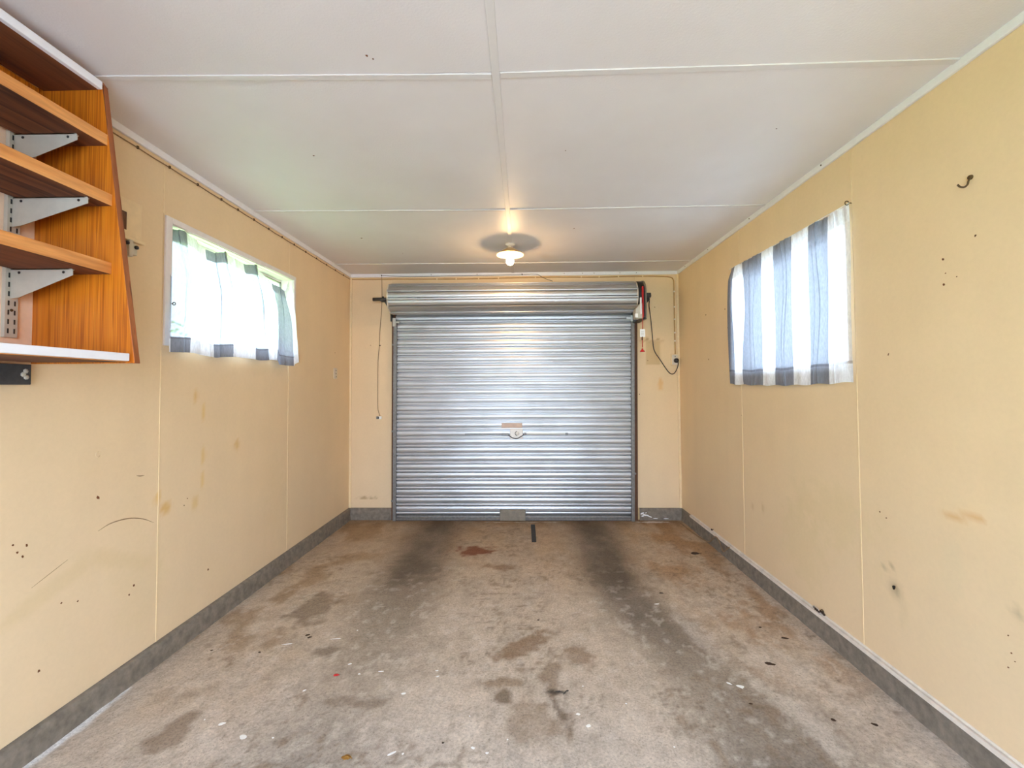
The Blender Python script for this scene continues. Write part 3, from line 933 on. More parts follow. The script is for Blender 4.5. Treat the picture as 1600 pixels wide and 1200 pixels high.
def curtain_mesh(name, m, parent, nu, nv, pos):
    verts, faces, uvs = [], [], []
    for i in range(nu + 1):
        for j in range(nv + 1):
            verts.append(Vector(pos(i / nu, j / nv)) - world_loc(parent)); uvs.append((i / nu, j / nv))
    for i in range(nu):
        for j in range(nv):
            faces.append((i * (nv + 1) + j, (i + 1) * (nv + 1) + j, (i + 1) * (nv + 1) + j + 1, i * (nv + 1) + j + 1))
    me = bpy.data.meshes.new(name)
    me.from_pydata([tuple(v) for v in verts], [], faces)
    ul = me.uv_layers.new(name='UVMap')
    for lp in me.loops:
        ul.data[lp.index].uv = uvs[lp.vertex_index]
    for p in me.polygons: p.use_smooth = True
    me.materials.append(m)
    o = bpy.data.objects.new(name, me); C.objects.link(o); o.parent = parent
    return o

def fold(u, v, seed):
    s = 0
    rnd = random.Random(seed)
    for k in range(7):
        f = rnd.uniform(3, 15); ph = rnd.uniform(0, 6.28); sl = rnd.uniform(-0.06, 0.06)
        s += math.sin(2 * math.pi * (u + sl * (1 - v)) * f + ph) / (1 + 0.10 * f)
    return s / 3.0

def pleats(u, v, spec):
    """cloth folded over on itself: shift along the width and away from the window"""
    dy = dx = 0.0
    for p, sl, w, k in spec:
        t = (u - p - sl * (1 - v)) / w
        if abs(t) < 3:
            g = math.exp(-t * t)
            dy -= k * t * g
            dx += 0.006 * math.exp(-t * t * .5) * (1 if t > 0 else .35)
    return dx, dy
PLL = [(0.045, .03, .010, .022), (0.165, .05, .012, .026), (0.30, -.03, .010, .024), (0.345, .02, .008, .018), (0.43, .03, .014, .032), (0.585, .05, .010, .024), (0.635, .04, .012, .026), (0.72, .06, .014, .034), (0.84, -.03, .010, .022), (0.90, .02, .014, .026)]
PLR = [(0.08, .01, .006, .014), (0.185, .01, .006, .016), (0.205, .02, .005, .012), (0.41, .015, .006, .016), (0.445, -.01, .005, .013), (0.69, .02, .006, .015), (0.76, -.015, .005, .014), (0.94, -.01, .008, .016)]
GREY = (0.26, 0.27, 0.31, 1)
# left: slack, scalloped top hung from four points
topL = [(0.0, 2.066), (0.10, 2.081), (0.24, 2.042), (0.30, 2.040), (0.355, 2.070), (0.45, 2.058), (0.52, 2.052), (0.62, 2.079), (0.74, 2.010), (0.90, 1.985), (0.93, 1.990), (1.0, 2.075)]
botL = [(0.0, 1.457), (0.10, 1.463), (0.25, 1.450), (0.38, 1.466), (0.55, 1.460), (0.755, 1.485), (0.775, 1.442), (0.90, 1.442), (1.0, 1.474)]
yL = [(0.0, 2.072), (0.10, 2.186), (0.25, 2.343), (0.36, 2.472), (0.50, 2.654), (0.62, 2.772), (0.755, 2.945), (0.90, 3.11), (1.0, 3.182)]
ybL = [(0.0, 2.030), (0.10, 2.147), (0.24, 2.314), (0.36, 2.468), (0.50, 2.676), (0.62, 2.85), (0.755, 2.925), (0.775, 2.93), (0.90, 3.10), (1.0, 3.197)]
colsL = [(0.0, 0.10), (0.24, 0.36), (0.50, 0.62), (0.755, 0.90)]
cl = empty('window_curtain', (L + .02, 2.63, 1.45), 'sheer grey and white striped curtain sagging across the left wall window', 'curtain')
def posL(u, v):
    zt_, zb = interp(topL, u), interp(botL, u)
    y = interp(ybL, u) * (1 - v) + interp(yL, u) * v
    z = zb + (zt_ - zb) * v
    a = 0.012 + 0.012 * math.sin(math.pi * min(1, v * 1.1))
    x = L + 0.028 * (1 - v) ** 0.7 + 0.012 + a * fold(u, v, 3) - 0.035 * sst(v, 0.55, 1.0) 
    # drawn-in creases under the hanging points
    for p in (0.07, 0.34, 0.60, 0.86):
        d = (u - p) / 0.035
        x += 0.016 * math.exp(-d * d) * sst(v, 0.3, 0.95)
    # the free right-hand fold hangs lower and forward
    x += 0.012 * sst(u, 0.74, 0.80) * (1 - v)
    y += 0.006 * math.sin(6.28 * 9 * u) * (1 - v)
    dx, dy = pleats(u, v, PLL)
    k = 0.35 + 0.65 * v
    return (max(x, L - 0.06) + dx, y + dy * k, z)
def sst(x, a, b):
    t = min(1, max(0, (x - a) / (b - a)))
    return t * t * (3 - 2 * t)
M['clothL'] = cloth('sheer_striped_cotton_left', colsL, 0.46, 0.085, GREY)
curtain_mesh('fabric', M['clothL'], cl, 420, 40, posL)
hk = MB(); hk.tube([(L - .03, 2.068 + t * 1.125, 2.079 - 0.004 * math.sin(math.pi * t)) for t in [k / 10 for k in range(11)]], 0.0018, 6)
hk.build('curtain_wire', M['white'], cl)

# right: taut, gathered on a wire between two screw eyes
cr = empty('window_curtain', (R - .02, 2.61, 1.28), 'white and grey striped curtain stretched flat over the right wall window', 'curtain')
colY = lambda y: (y - 2.02) / (3.20 - 2.02)
colsR = [(colY(2.165), colY(2.310)), (colY(2.455), colY(2.63)), (colY(2.765), colY(3.0)), (colY(3.11), 0.9999)]
def posR(u, v):
    y = 2.02 + 1.18 * u
    zb = 1.297 - 0.012 * math.sin(math.pi * u) + 0.003 * math.sin(40 * u)
    zt_ = 2.112 + 0.012 * u
    # the side furthest down the room bows out, waist drawn in on the stripes
    y += 0.03 * math.sin(math.pi * v) * sst(u, 0.85, 1.0) - 0.045 * sst(v, 0.90, 1.0) * sst(u, 0.85, 1.0)
    for k, p in enumerate((0.06, 0.18, 0.31, 0.44, 0.57, 0.70, 0.83, 0.94)):
        y += 0.024 * math.sin(2.6 * v * 2 + k * 2.3) * math.sin(math.pi * v) ** 0.5 * math.exp(-((u - p) / 0.05) ** 2)
    a = 0.010 + 0.005 * v
    x = R - 0.016 - 0.004 * (1 - v) - a * 0.6 * fold(u, v, 8) - 0.006 * math.sin(2 * math.pi * u * 23) * sst(v, 0.82, 1.0) * 0.5
    z = zb + (zt_ - zb) * v
    dx, dy = pleats(u, v, PLR)
    return (min(x, R - 0.005) - dx * .6, y + dy * (0.5 + 0.5 * math.sin(math.pi * v)), z)
M['clothR'] = cloth('striped_cotton_right', colsR, 0.14, 0.020, GREY)
curtain_mesh('fabric', M['clothR'], cr, 420, 40, posR)
MB().tube([(R - .014, 2.02, 2.119), (R - .014, 2.6, 2.117), (R - .014, 3.19, 2.127)], 0.0018, 6).build('curtain_wire', M['white'], cr)
def screw_eye(x, side, y, z, parent, r=0.009):
    m = MB()
    m.tube([(x + side * .005, y, z), (x - side * .012, y, z)], 0.0024, 6)
    m.tube([(x - side * (.012 + r - r * math.cos(t)), y, z + r * math.sin(t)) for t in [k * 2 * math.pi / 12 for k in range(13)]], 0.0022, 6)
    return m.build('screw_eye', M['rust'], parent)
screw_eye(R, 1, 2.024, 2.120, cr)
screw_eye(L + .010, -1, 2.060, 1.691, cl, 0.007)

# ------------------------------------------------------------------ roller door
door = empty('door_1', (0, 4.25, 0.01), 'galvanised steel roller door closing the far end of the garage', 'garage door', kind='structure')
PITCH_Z = 0.0803
Z_LAST = 0.059            # lower edge of the bottom rib
YC = 4.245                # face of the flat bands
def slat_profile(z_low):
    """one band + one rib, listed from the top down: (y offset towards the room, z)"""
    zt_ = z_low + PITCH_Z
    pts = [(-0.028, zt_), (-0.002, zt_ - 0.0010), (0.0, zt_ - 0.0022)]
    for k in range(9):
        t = k / 8
        pts.append((0.0 + 0.0035 * math.sin(math.pi * t), zt_ - 0.003 - 0.041 * t))
    pts += [(-0.002, z_low + 0.0350), (-0.018, z_low + 0.0345), (-0.018, z_low + 0.0293), (0.006, z_low + 0.0285)]
    for k in range(7):
        t = k / 6
        pts.append((0.0085 + 0.0015 * math.sin(math.pi * t), z_low + 0.0275 - 0.0160 * t))
    pts += [(0.006, z_low + 0.0105), (-0.028, z_low + 0.0098), (-0.028, z_low)]
    return pts
def edge_x(z):
    t = z / 2.0
    return -1.146 + 0.004 * t, 1.126 + 0.020 * t
k = 0
z = Z_LAST
while z < 2.06:
    pr = slat_profile(z)
    x0, x1 = edge_x(z)
    b = bmesh.new()
    cols_ = [x0, x0 * .5, 0.0, x1 * .5, x1]
    rows = [[b.verts.new((x, YC - d, zz)) for x in cols_] for d, zz in pr]
    for r0, r1 in zip(rows, rows[1:]):
        for i in range(4):
            f = b.faces.new((r0[i], r0[i + 1], r1[i + 1], r1[i])); f.smooth = True
    bmesh.ops.recalc_face_normals(b, faces=b.faces[:])
    if sum(f.normal.y for f in b.faces) > 0: bmesh.ops.reverse_faces(b, faces=b.faces[:])
    mb = MB(); mb.join(b)
    sl = mb.build('slat', M['galv'], door)
    sl.data.set_sharp_from_angle(angle=math.radians(32))
    k += 1
    z = Z_LAST + PITCH_Z * k
MB().box(-1.15, 1.16, YC + 0.030, YC + 0.033, 0.012, 2.16).build('door_backing', M['greysteel'], door)
x0, x1 = edge_x(0)
MB().prism([(YC + .006, .010), (YC - .012, .010), (YC - .014, .030), (YC - .004, .034), (YC - .004, .052), (YC + .006, .057)], 'X', x0, x1, bevel=.001).build('bottom_rail', M['greysteel'], door)
MB().box(x0, x1, YC - .010, YC + .006, -0.004, .011).build('weather_seal', M['tapedark'], door)

# the coil of curtain above the opening
BY, BZ, BR = 4.098, 2.117, 0.135
def coil():
    prof = []
    n = 11
    for k in range(n):
        a0 = 2 * math.pi * k / n + 0.21
        da = 2 * math.pi / n
        for t, r in ((0.0, -.003), (0.03, 0.0), (0.18, .002), (0.34, .003), (0.50, .002), (0.60, 0.0), (0.612, -.018), (0.655, -.018), (0.668, .007), (0.73, .0105), (0.83, .0115), (0.89, .0105), (0.905, .007), (0.912, -.028), (0.997, -.028)):
            a = a0 + da * t
            prof.append(((BR + r) * math.cos(a), (BR + r) * math.sin(a)))
    b = bmesh.new()
    xs = [-1.146, -0.6, 0.0, 0.6, 1.137]
    rings = [[b.verts.new((x, BY + u, BZ - v)) for u, v in prof] for x in xs]
    m = len(prof)
    for r0, r1 in zip(rings, rings[1:]):
        for i in range(m):
            f = b.faces.new((r0[i], r0[(i + 1) % m], r1[(i + 1) % m], r1[i])); f.smooth = True
    bmesh.ops.recalc_face_normals(b, faces=b.faces[:])
    mb = MB(); mb.join(b)
    o = mb.build('rolled_curtain', M['galv'], door)
    o.data.set_sharp_from_angle(angle=math.radians(32))
    return o
coil()
for xs in ((-1.149, -1.140), (1.131, 1.140)):
    m = MB(); m.lathe([(0, xs[0]), (BR + .006, xs[0]), (BR + .008, (xs[0] + xs[1]) / 2), (BR + .006, xs[1]), (0, xs[1])], (0, BY, BZ), 40, 'X')
    m.build('drum_wheel', M['socket'], door)
# axle and its wall brackets
MB().lathe([(0, -1.318), (.0175, -1.318), (.0175, -1.14), (0, -1.14)], (0, BY, BZ), 16, 'X').build('axle', M['darkmetal'], door)
br = MB()
br.bar((-1.205, BY, BZ + .006), (-1.165, BY, BZ - .055), .045, .010, up=(0, 1, 0))
br.prism([(BY - .03, BZ - .02), (BY + .03, BZ - .02), (D - .002, BZ - .10), (D - .002, 1.935), (D - .02, 1.935), (BY - .03, BZ - .05)], 'X', -1.178, -1.170)
br.box(-1.20, -1.140, D - .018, D - .001, 1.93, 2.04)
br.build('axle_bracket', M['darkmetal'], door)
cb = MB(); cb.tube([(-1.222, BY + .024 * math.cos(t), BZ + .024 * math.sin(t)) for t in [k * math.pi / 8 for k in range(9)]], .005, 6)
cb.box(-1.24, -1.20, BY - .03, BY + .03, BZ - .024, BZ - .014)
cb.build('saddle_clamp', M['darkmetal'], door)
# guides and timber jambs
def lean(xt, xb, w, y0, y1, z0, z1, name, m):
    b = bmesh.new()
    vs = []
    for zz, xx in ((z0, xb), (z1, xt)):
        vs += [b.verts.new((xx, y0, zz)), b.verts.new((xx + w, y0, zz)), b.verts.new((xx + w, y1, zz)), b.verts.new((xx, y1, zz))]
    for f in ((0, 1, 2, 3), (4, 7, 6, 5), (0, 4, 5, 1), (1, 5, 6, 2), (2, 6, 7, 3), (3, 7, 4, 0)):
        b.faces.new([vs[i] for i in f])
    bmesh.ops.recalc_face_normals(b, faces=b.faces[:])
    mb = MB(); mb.join(b)
    return mb.build(name, m, door)
lean(-1.158, -1.162, 0.030, 4.214, 4.262, 0.006, 1.93, 'guide_rail', M['greysteel'])
lean(1.136, 1.114, 0.029, 4.214, 4.262, 0.006, 1.93, 'guide_rail', M['greysteel'])
lean(-1.184, -1.184, 0.030, 4.250, 4.36, 0.0, 2.05, 'timber_jamb', M['brown'])
lean(1.166, 1.146, 0.036, 4.250, 4.36, 0.0, 2.05, 'timber_jamb', M['brown'])
for x, zz, s in ((-1.165, 1.70, 1), (-1.170, 0.86, 1), (-1.172, 0.19, 1), (1.158, 0.45, 1)):
    MB().box(x - .012, x + .010, 4.236, 4.252, zz - .008, zz + .008, bevel=.002).build('guide_clip', M['greysteel'], door)
g1 = MB(); g1.box(1.128, 1.152, 4.203, 4.216, 1.905, 1.965, bevel=.002); g1.box(1.085, 1.130, 4.206, 4.216, 1.925, 1.948, bevel=.002)
g1.build('guide_stop', M['tagwhite'], door)
g2 = MB(); g2.box(-1.164, -1.134, 4.203, 4.216, 1.875, 1.955, bevel=.002); g2.box(-1.136, -1.100, 4.206, 4.216, 1.905, 1.925, bevel=.002)
g2.build('guide_stop', M['bracketgrey'], door)
# lock
lk = MB().box(-.034, .089, YC - .024, YC - .004, .783, .881, bevel=.004).build('lock_plate', M['lockplate'], door)
MB().lathe([(0, 0), (.017, 0), (.019, .004), (.019, .012), (0, .012)], (.036, YC - .036, .838), 20, 'Y').build('lock_cylinder', M['lockplate'], lk)
MB().prism([(.036 + r * math.cos(a), .838 + r * math.sin(a)) for r, aa in ((.024, [math.radians(t) for t in range(100, 261, 16)]), (.017, [math.radians(t) for t in range(260, 99, -16)])) for a in aa], 'Y', YC - .0262, YC - .0235).build('keyhole_crescent', M['black'], lk)
MB().bar((-.118, YC - .016, .830), (-.045, YC - .016, .828), .014, .022, bevel=.003).build('latch_bar', M['greysteel'], door)
MB().bar((.094, YC - .016, .830), (.122, YC - .016, .834), .014, .024, bevel=.003).build('latch_bar', M['greysteel'], door)
MB().tube(curve_pts([(-.05, YC - .027, .822), (-.01, YC - .030, .797), (.03, YC - .030, .791), (.06, YC - .030, .803), (.10, YC - .027, .828)], 5), .0042, 6).build('latch_cord', M['black'], door)
MB().box(-.47, -.12, YC - .0065, YC - .0035, .822, .838).build('lock_rod', M['greysteel'], door)
MB().box(.125, .52, YC - .0065, YC - .0035, .826, .838).build('lock_rod', M['bracketgrey'], door)
MB().box(.497, .522, YC - .010, YC - .003, .818, .842, bevel=.002).build('rod_guide', M['greysteel'], door)
MB().box(-.116, .083, YC - .0052, YC - .0030, .886, .936).build('paper_label', M['beige'], door)
MB().box(-.135, .109, YC - .032, YC - .006, .010, .112, bevel=.004).build('foot_plate', M['stone'], door)
MB().box(.098, .112, YC - .030, YC - .004, .012, .10, bevel=.002).build('foot_plate_hinge', M['greysteel'], door)

# ------------------------------------------------------------------ door opener at the right end of the coil
op = empty('door_opener', (1.18, 4.09, 1.89), 'dark electric opener on the right end of the rolled door', 'door opener')
prof = [(3.965, 1.89), (4.22, 1.89), (4.22, 2.16)] + [(4.09 + .13 * math.cos(t), 2.13 + .13 * math.sin(t)) for t in [math.radians(a) for a in range(10, 181, 17)]] + [(3.965, 2.10)]
MB().prism(prof, 'X', 1.146, 1.196, bevel=.004).build('housing', M['black'], op)
prof2 = [(3.955, 1.888), (4.225, 1.888), (4.225, 2.16)] + [(4.09 + .135 * math.cos(t), 2.13 + .135 * math.sin(t)) for t in [math.radians(a) for a in range(10, 181, 17)]] + [(3.955, 2.10)]
MB().prism(prof2, 'X', 1.197, 1.212, bevel=.004).build('side_plate', M['stone'], op)
MB().prism([(1.105, 1.892), (1.172, 1.892), (1.176, 2.03), (1.150, 2.03), (1.105, 1.975)], 'Y', 3.935, 4.03, bevel=.006).build('motor_cover', M['bracketgrey'], op)
MB().box(1.10, 1.125, 3.93, 3.96, 1.90, 1.935, bevel=.003).build('terminal_block', M['tagwhite'], op)
MB().box(1.145, 1.158, 3.928, 3.945, 1.93, 2.08, bevel=.003).build('cover_rib', M['tagwhite'], op)
MB().box(1.165, 1.178, 3.932, 3.95, 1.90, 2.18, bevel=.003).build('release_lever', M['red'], op)
ab = MB(); ab.lathe([(0, 1.20), (.018, 1.20), (.018, 1.288), (0, 1.288)], (0, BY, 2.128), 14, 'X'); ab.box(1.240, 1.284, BY - .03, BY + .03, 2.11, 2.150, bevel=.004)
ab.build('axle_clamp', M['darkmetal'], op)
MB().prism([(1.200, 2.105), (1.270, 2.118), (1.275, 2.085), (1.245, 2.055), (1.200, 2.035)], 'Y', BY - .02, BY + .02, bevel=.002).build('support_arm', M['black'], op)
MB().box(1.205, 1.222, BY + .02, D - .001, 1.90, 2.08).build('wall_bracket', M['darkmetal'], op)

rc = empty('release_cord', (1.166, 3.925, 1.55), 'red pull cord with white tag hanging from the door opener', 'pull cord')
MB().tube([(1.166, 3.925, 2.12), (1.164, 3.925, 1.90), (1.157, 3.925, 1.63)], .0032, 6).build('cord', M['red'], rc)
MB().box(1.137, 1.182, 3.920, 3.923, 1.722, 1.792).build('tag', M['tagwhite'], rc)
for zz in (1.77, 1.755, 1.742):
    MB().box(1.147, 1.172, 3.9192, 3.9202, zz - .002, zz + .002).build('print_line', M['bracketgrey'], rc)
MB().lathe([(0, .0), (.006, .0), (.007, .03), (0, .032)], (1.157, 3.925, 1.695), 10).build('cord_clip', M['brown'], rc)
MB().lathe([(0, 0), (.022, 0), (.021, .008), (.009, .016), (.006, .030), (0, .032)], (1.157, 3.925, 1.590), 16).build('handle', M['red'], rc)

# power point, plug lead
pp = empty('power_point', (1.559, D, 1.483), 'cream power socket on the end wall beside the right corner', 'socket')
MB().box(1.522, 1.582, D - .022, D, 1.484, 1.592, bevel=.004).build('mounting_block', M['cream'], pp)
MB().box(1.527, 1.580, D - .030, D - .021, 1.490, 1.587, bevel=.003).build('face_plate', M['socket'], pp)
MB().box(1.549, 1.558, D - .035, D - .029, 1.560, 1.574, bevel=.002).build('switch', M['greysteel'], pp)
ld = empty('power_lead', (1.56, D - .04, 1.40), 'black power lead looping from the opener to the socket', 'cable')
MB().lathe([(0, 0), (.020, 0), (.022, .010), (.022, .028), (0, .030)], (1.560, D - .062, 1.528), 18, 'Y').build('plug', M['black'], ld)
MB().tube(curve_pts([(1.296, 4.17, 2.095), (1.303, 4.21, 2.06), (1.318, 4.245, 2.016), (1.331, 4.25, 1.923), (1.341, 4.25, 1.799), (1.352, 4.25, 1.66), (1.372, 4.25, 1.60), (1.405, 4.25, 1.551), (1.465, 4.25, 1.458), (1.500, 4.25, 1.412), (1.525, 4.25, 1.400), (1.55, 4.25, 1.410), (1.575, 4.245, 1.458), (1.581, 4.235, 1.50), (1.572, 4.225, 1.524), (1.562, 4.222, 1.528)], 5), .0042, 7).build('cord', M['black'], ld)

# ------------------------------------------------------------------ surface wiring
def clip_y(x, y, z, parent, name='cable_clip', m='rust'):
    MB().box(x - .006, x + .006, y - .008, y, z - .007, z + .007, bevel=.002).build(name, M[m], parent)
cb = empty('wall_cable', (0, D, 2.34), 'cream painted cable clipped along the top of the end wall', 'cable')
pts = curve_pts([(-1.59, D - .005, 2.352), (-1.27, D - .005, 2.349), (-0.85, D - .005, 2.346), (-0.4, D - .005, 2.345), (0.0, D - .005, 2.350), (0.43, D - .005, 2.354), (0.8, D - .005, 2.350), (1.15, D - .005, 2.353), (1.40, D - .005, 2.351), (1.52, D - .005, 2.343), (1.556, D - .005, 2.318), (1.562, D - .005, 2.25), (1.562, D - .005, 1.92), (1.564, D - .005, 1.59)], 5)
MB().tube(pts, .0058, 6).build('cord', M['creamcable'], cb)
for x, zz in ((-0.745, 2.346), (-0.556, 2.345), (-0.335, 2.345), (-0.141, 2.348), (0.22, 2.352), (0.666, 2.352), (0.84, 2.350), (1.026, 2.352), (1.26, 2.353)):
    clip_y(x, D - .006, zz, cb, m='cream')
for zz in (2.2, 2.05, 1.93, 1.80, 1.72):
    clip_y(1.562, D - .006, zz, cb, m='alu')

cl2 = empty('wall_cable', (L, 3, 2.34), 'thin brown cable clipped along the left wall below the cornice', 'cable')
pts = [(L + .004, 1.2, 2.345)]
cy = [1.50, 1.69, 1.875, 2.05, 2.233, 2.413, 2.557, 2.713, 2.874, 3.037, 3.202, 3.375, 3.555, 3.74, 3.92, 4.10]
for a, b in zip(cy, cy[1:]):
    pts += [(L + .004, a, 2.348), (L + .004, (a + b) / 2, 2.348 - random.uniform(.0005, .0025))]
pts += [(L + .004, 4.10, 2.348), (L + .004, 4.26, 2.350)]
MB().tube(curve_pts(pts, 2), .0028, 6).build('cord', M['cable'], cl2)
for y in cy:
    MB().box(L, L + .008, y - .004, y + .004, 2.343, 2.356, bevel=.0015).build('cable_clip', M['rust'], cl2)

tw = empty('sensor_wire', (-1.30, D, 1.0), 'thin dark wire hanging down the end wall left of the door', 'wire')
MB().tube(curve_pts([(-1.289, D - .016, 2.384), (-1.289, D - .005, 2.34), (-1.288, D - .004, 2.137), (-1.294, D - .004, 2.011), (-1.306, D - .004, 1.853), (-1.312, D - .004, 1.695), (-1.324, D - .004, 1.538), (-1.326, D - .004, 1.319), (-1.325, D - .004, 1.10), (-1.316, D - .004, 1.045), (-1.300, D - .012, 1.004)], 4), .0032, 6).build('cord', M['cable'], tw)
MB().box(-1.338, -1.313, D - .016, D, .977, 1.004, bevel=.003).build('sensor_box', M['greysteel'], tw)
MB().box(-1.312, -1.286, D - .018, D, .977, 1.005, bevel=.003).build('sensor_box', M['tagwhite'], tw)
MB().box(-1.320, -1.308, D - .020, D - .014, .980, 1.000, bevel=.002).build('sensor_contact', M['black'], tw)
MB().box(-1.312, -1.300, D - .010, D, 1.690, 1.702, bevel=.002).build('cable_clip', M['rust'], tw)
lw = empty('loose_wire', (-.4, D - .018, 2.37), 'fine black wire sagging along the white batten above the door', 'wire')
MB().tube(curve_pts([(-1.289, D - .017, 2.384), (-1.08, D - .017, 2.373), (-.86, D - .018, 2.371), (-0.638, D - .017, 2.374), (-0.134, D - .017, 2.376), (0.091, D - .017, 2.379), (0.229, D - .017, 2.381), (0.285, D - .017, 2.350), (0.335, D - .03, 2.325), (0.385, D - .06, 2.300)], 5), .0022, 5).build('cord', M['black'], lw)
MB().lathe([(0, 0), (.006, 0), (.006, .004), (0, .004)], (-1.289, D - .020, 2.384), 8, 'Y').build('pin', M['black'], lw)
MB().lathe([(0, 0), (.006, 0), (.006, .004), (0, .004)], (.091, D - .020, 2.379), 8, 'Y').build('pin', M['black'], lw)
kw = empty('kerb_wire', (R - .03, 3.6, 0.02), 'loose dark wire looping over the right kerb near the door', 'wire')
MB().tube(curve_pts([(R - .055, 4.16, .012), (R - .045, 3.95, .010), (R - .036, 3.78, .012), (R - .024, 3.68, .016), (R - .020, 3.60, .030), (R - .018, 3.53, .085), (R - .019, 3.48, .112), (R - .019, 3.42, .095), (R - .020, 3.375, .055), (R - .022, 3.345, .048), (R - .020, 3.30, .080), (R - .019, 3.26, .110)], 5), .0034, 6).build('cord', M['cable'], kw)

# dead leaves and cobweb on the kerb strip
deb = empty('dried_leaf_clump', (R - .012, 2.31, .12), 'small clump of dried leaves and cobweb on the right kerb', 'leaf litter')
rnd = random.Random(7)
for k in range(7):
    y = 2.27 + k * .013; zz = .128 + rnd.uniform(.0, .016)
    a = rnd.uniform(-.8, .8)
    m = MB(); m.lathe([(0, -.009), (.005, -.003), (.006, .003), (0, .010)], (R - .007, y, zz), 6, 'Y'); m.build('dry_leaf', M['debris'], deb)
MB().tube(curve_pts([(R - .012, 2.36, .126), (R - .014, 2.34, .142), (R - .013, 2.315, .146), (R - .010, 2.30, .134)], 4), .0016, 5).build('cobweb_strand', M['alu'], deb)
MB().tube([(R - .006 - .002 * math.cos(t), 2.285 + .008 * math.cos(t), .14 + .010 * math.sin(t)) for t in [q * math.pi / 6 for q in range(13)]], .0022, 5).build('curled_leaf', M['rust'], deb)
deb2 = empty('dried_leaf', (R - .01, 3.58, .12), 'tiny dried leaf on the right kerb close to the end wall', 'leaf')
m = MB(); m.lathe([(0, -.016), (.006, -.005), (.007, .006), (0, .018)], (R - .008, 3.58, .134), 6, 'Y'); m.build('leaf_blade', M['debris'], deb2)
MB().tube([(R - .008, 3.565, .134), (R - .010, 3.545, .150)], .0016, 5).build('leaf_stem', M['debris'], deb2)

def crumpled(name, x, y, r, mat_, label, cat):
    e = empty(name, (x, y, floor_z(x, y)), label, cat)
    z0 = floor_z(x, y)
    b = bmesh.new()
    bmesh.ops.create_icosphere(b, subdivisions=2, radius=1.0)
    rr = random.Random(int(x * 1000))
    for v in b.verts:
        k = 0.7 + 0.5 * rr.random()
        v.co = Vector((v.co.x * r * 1.5 * k, v.co.y * r * k, max(-.2, v.co.z * .35 * k) * r)) + Vector((x, y, z0 + r * .18))
    mb = MB(); mb.join(b); mb.build('leaf_blade', mat_, e)
    MB().tube([(x + r, y, z0 + .004), (x + r * 2.2, y - r * .6, z0 + .003)], .0015, 5).build('leaf_stem', mat_, e)
    return e
crumpled('dry_leaf', 1.40, 3.42, .020, M['debris'], 'dark crumpled leaf on the floor near the right kerb', 'leaf')
crumpled('red_chip', -0.74, 1.96, .008, M['red'], 'tiny red plastic scrap on the concrete floor', 'scrap')
crumpled('ochre_leaf', -0.52, 1.53, .010, M['ochre'], 'single small ochre leaf lying on the bare concrete floor', 'leaf')

# strip on the floor in front of the door
o = MB().box(0.158, 0.196, 3.655, 4.11, 0.003, 0.010, bevel=.0015).build('rubber_strip', M['tapedark'])
tag(o, 'short dark rubber strip lying on the concrete before the roller door', 'strip')

# small striker plate on the left wall
sp = empty('strike_plate', (L, 3.935, 1.365), 'small worn off-white plate screwed to the left wall near the corner', 'plate')
MB().box(L, L + .006, 3.902, 3.967, 1.366, 1.462, bevel=.002).build('plate', M['socket'], sp)
for zz in (1.385, 1.412, 1.44):
    MB().lathe([(0, 0), (.006, 0), (.005, .003), (0, .003)], (L + .005, 3.935 + random.uniform(-.012, .012), zz), 8, 'X').build('screw', M['rust'], sp)

# ------------------------------------------------------------------ hook on the right wall
hkk = empty('wall_hook', (R, 1.491, 1.95), 'small rusty hook screwed into the right wall', 'hook')
MB().lathe([(0, 0), (.0085, 0), (.007, -.006), (0, -.007)], (R, 1.491, 1.982), 12, 'X').build('back_plate', M['rust'], hkk)
MB().tube(curve_pts([(R - .004, 1.490, 1.980), (R - .010, 1.490, 1.968), (R - .012, 1.491, 1.958), (R - .018, 1.495, 1.951), (R - .026, 1.501, 1.954), (R - .030, 1.506, 1.964)], 5), .0030, 7).build('hook_wire', M['rust'], hkk)

# ------------------------------------------------------------------ ceiling lamp
LX, LY = -0.002, 3.395
lamp = empty('ceiling_lamp', (LX, LY, H), 'small lit cone-shaded lamp under the ceiling before the roller door', 'ceiling lamp')
MB().lathe([(0, -.022), (.018, -.022), (.022, -.020), (.036, -.012), (.038, -.006), (.036, 0), (0, 0)], (LX, LY, H), 28).build('ceiling_rose', M['porcelain'], lamp)
MB().lathe([(0, -.075), (.017, -.075), (.019, -.035), (.022, -.020), (0, -.020)], (LX, LY, H), 20).build('lampholder', M['porcelain'], lamp)
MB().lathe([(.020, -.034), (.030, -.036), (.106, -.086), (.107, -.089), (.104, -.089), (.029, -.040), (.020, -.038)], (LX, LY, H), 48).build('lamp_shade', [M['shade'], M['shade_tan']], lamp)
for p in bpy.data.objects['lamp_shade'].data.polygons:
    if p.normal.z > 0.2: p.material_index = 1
MB().lathe([(0, -.168), (.010, -.1665), (.020, -.161), (.027, -.150), (.0295, -.138), (.027, -.124), (.019, -.106), (.014, -.090), (.013, -.075), (0, -.075)], (LX, LY, H), 24).build('bulb', M['bulb'], lamp)

# ------------------------------------------------------------------ shelf unit on the left wall
su = empty('wall_shelf_unit', (L, 1.0, 1.375), 'orange pine wall shelves with angled end board on the left wall', 'shelf')
Y0, Y1 = -0.35, 1.478
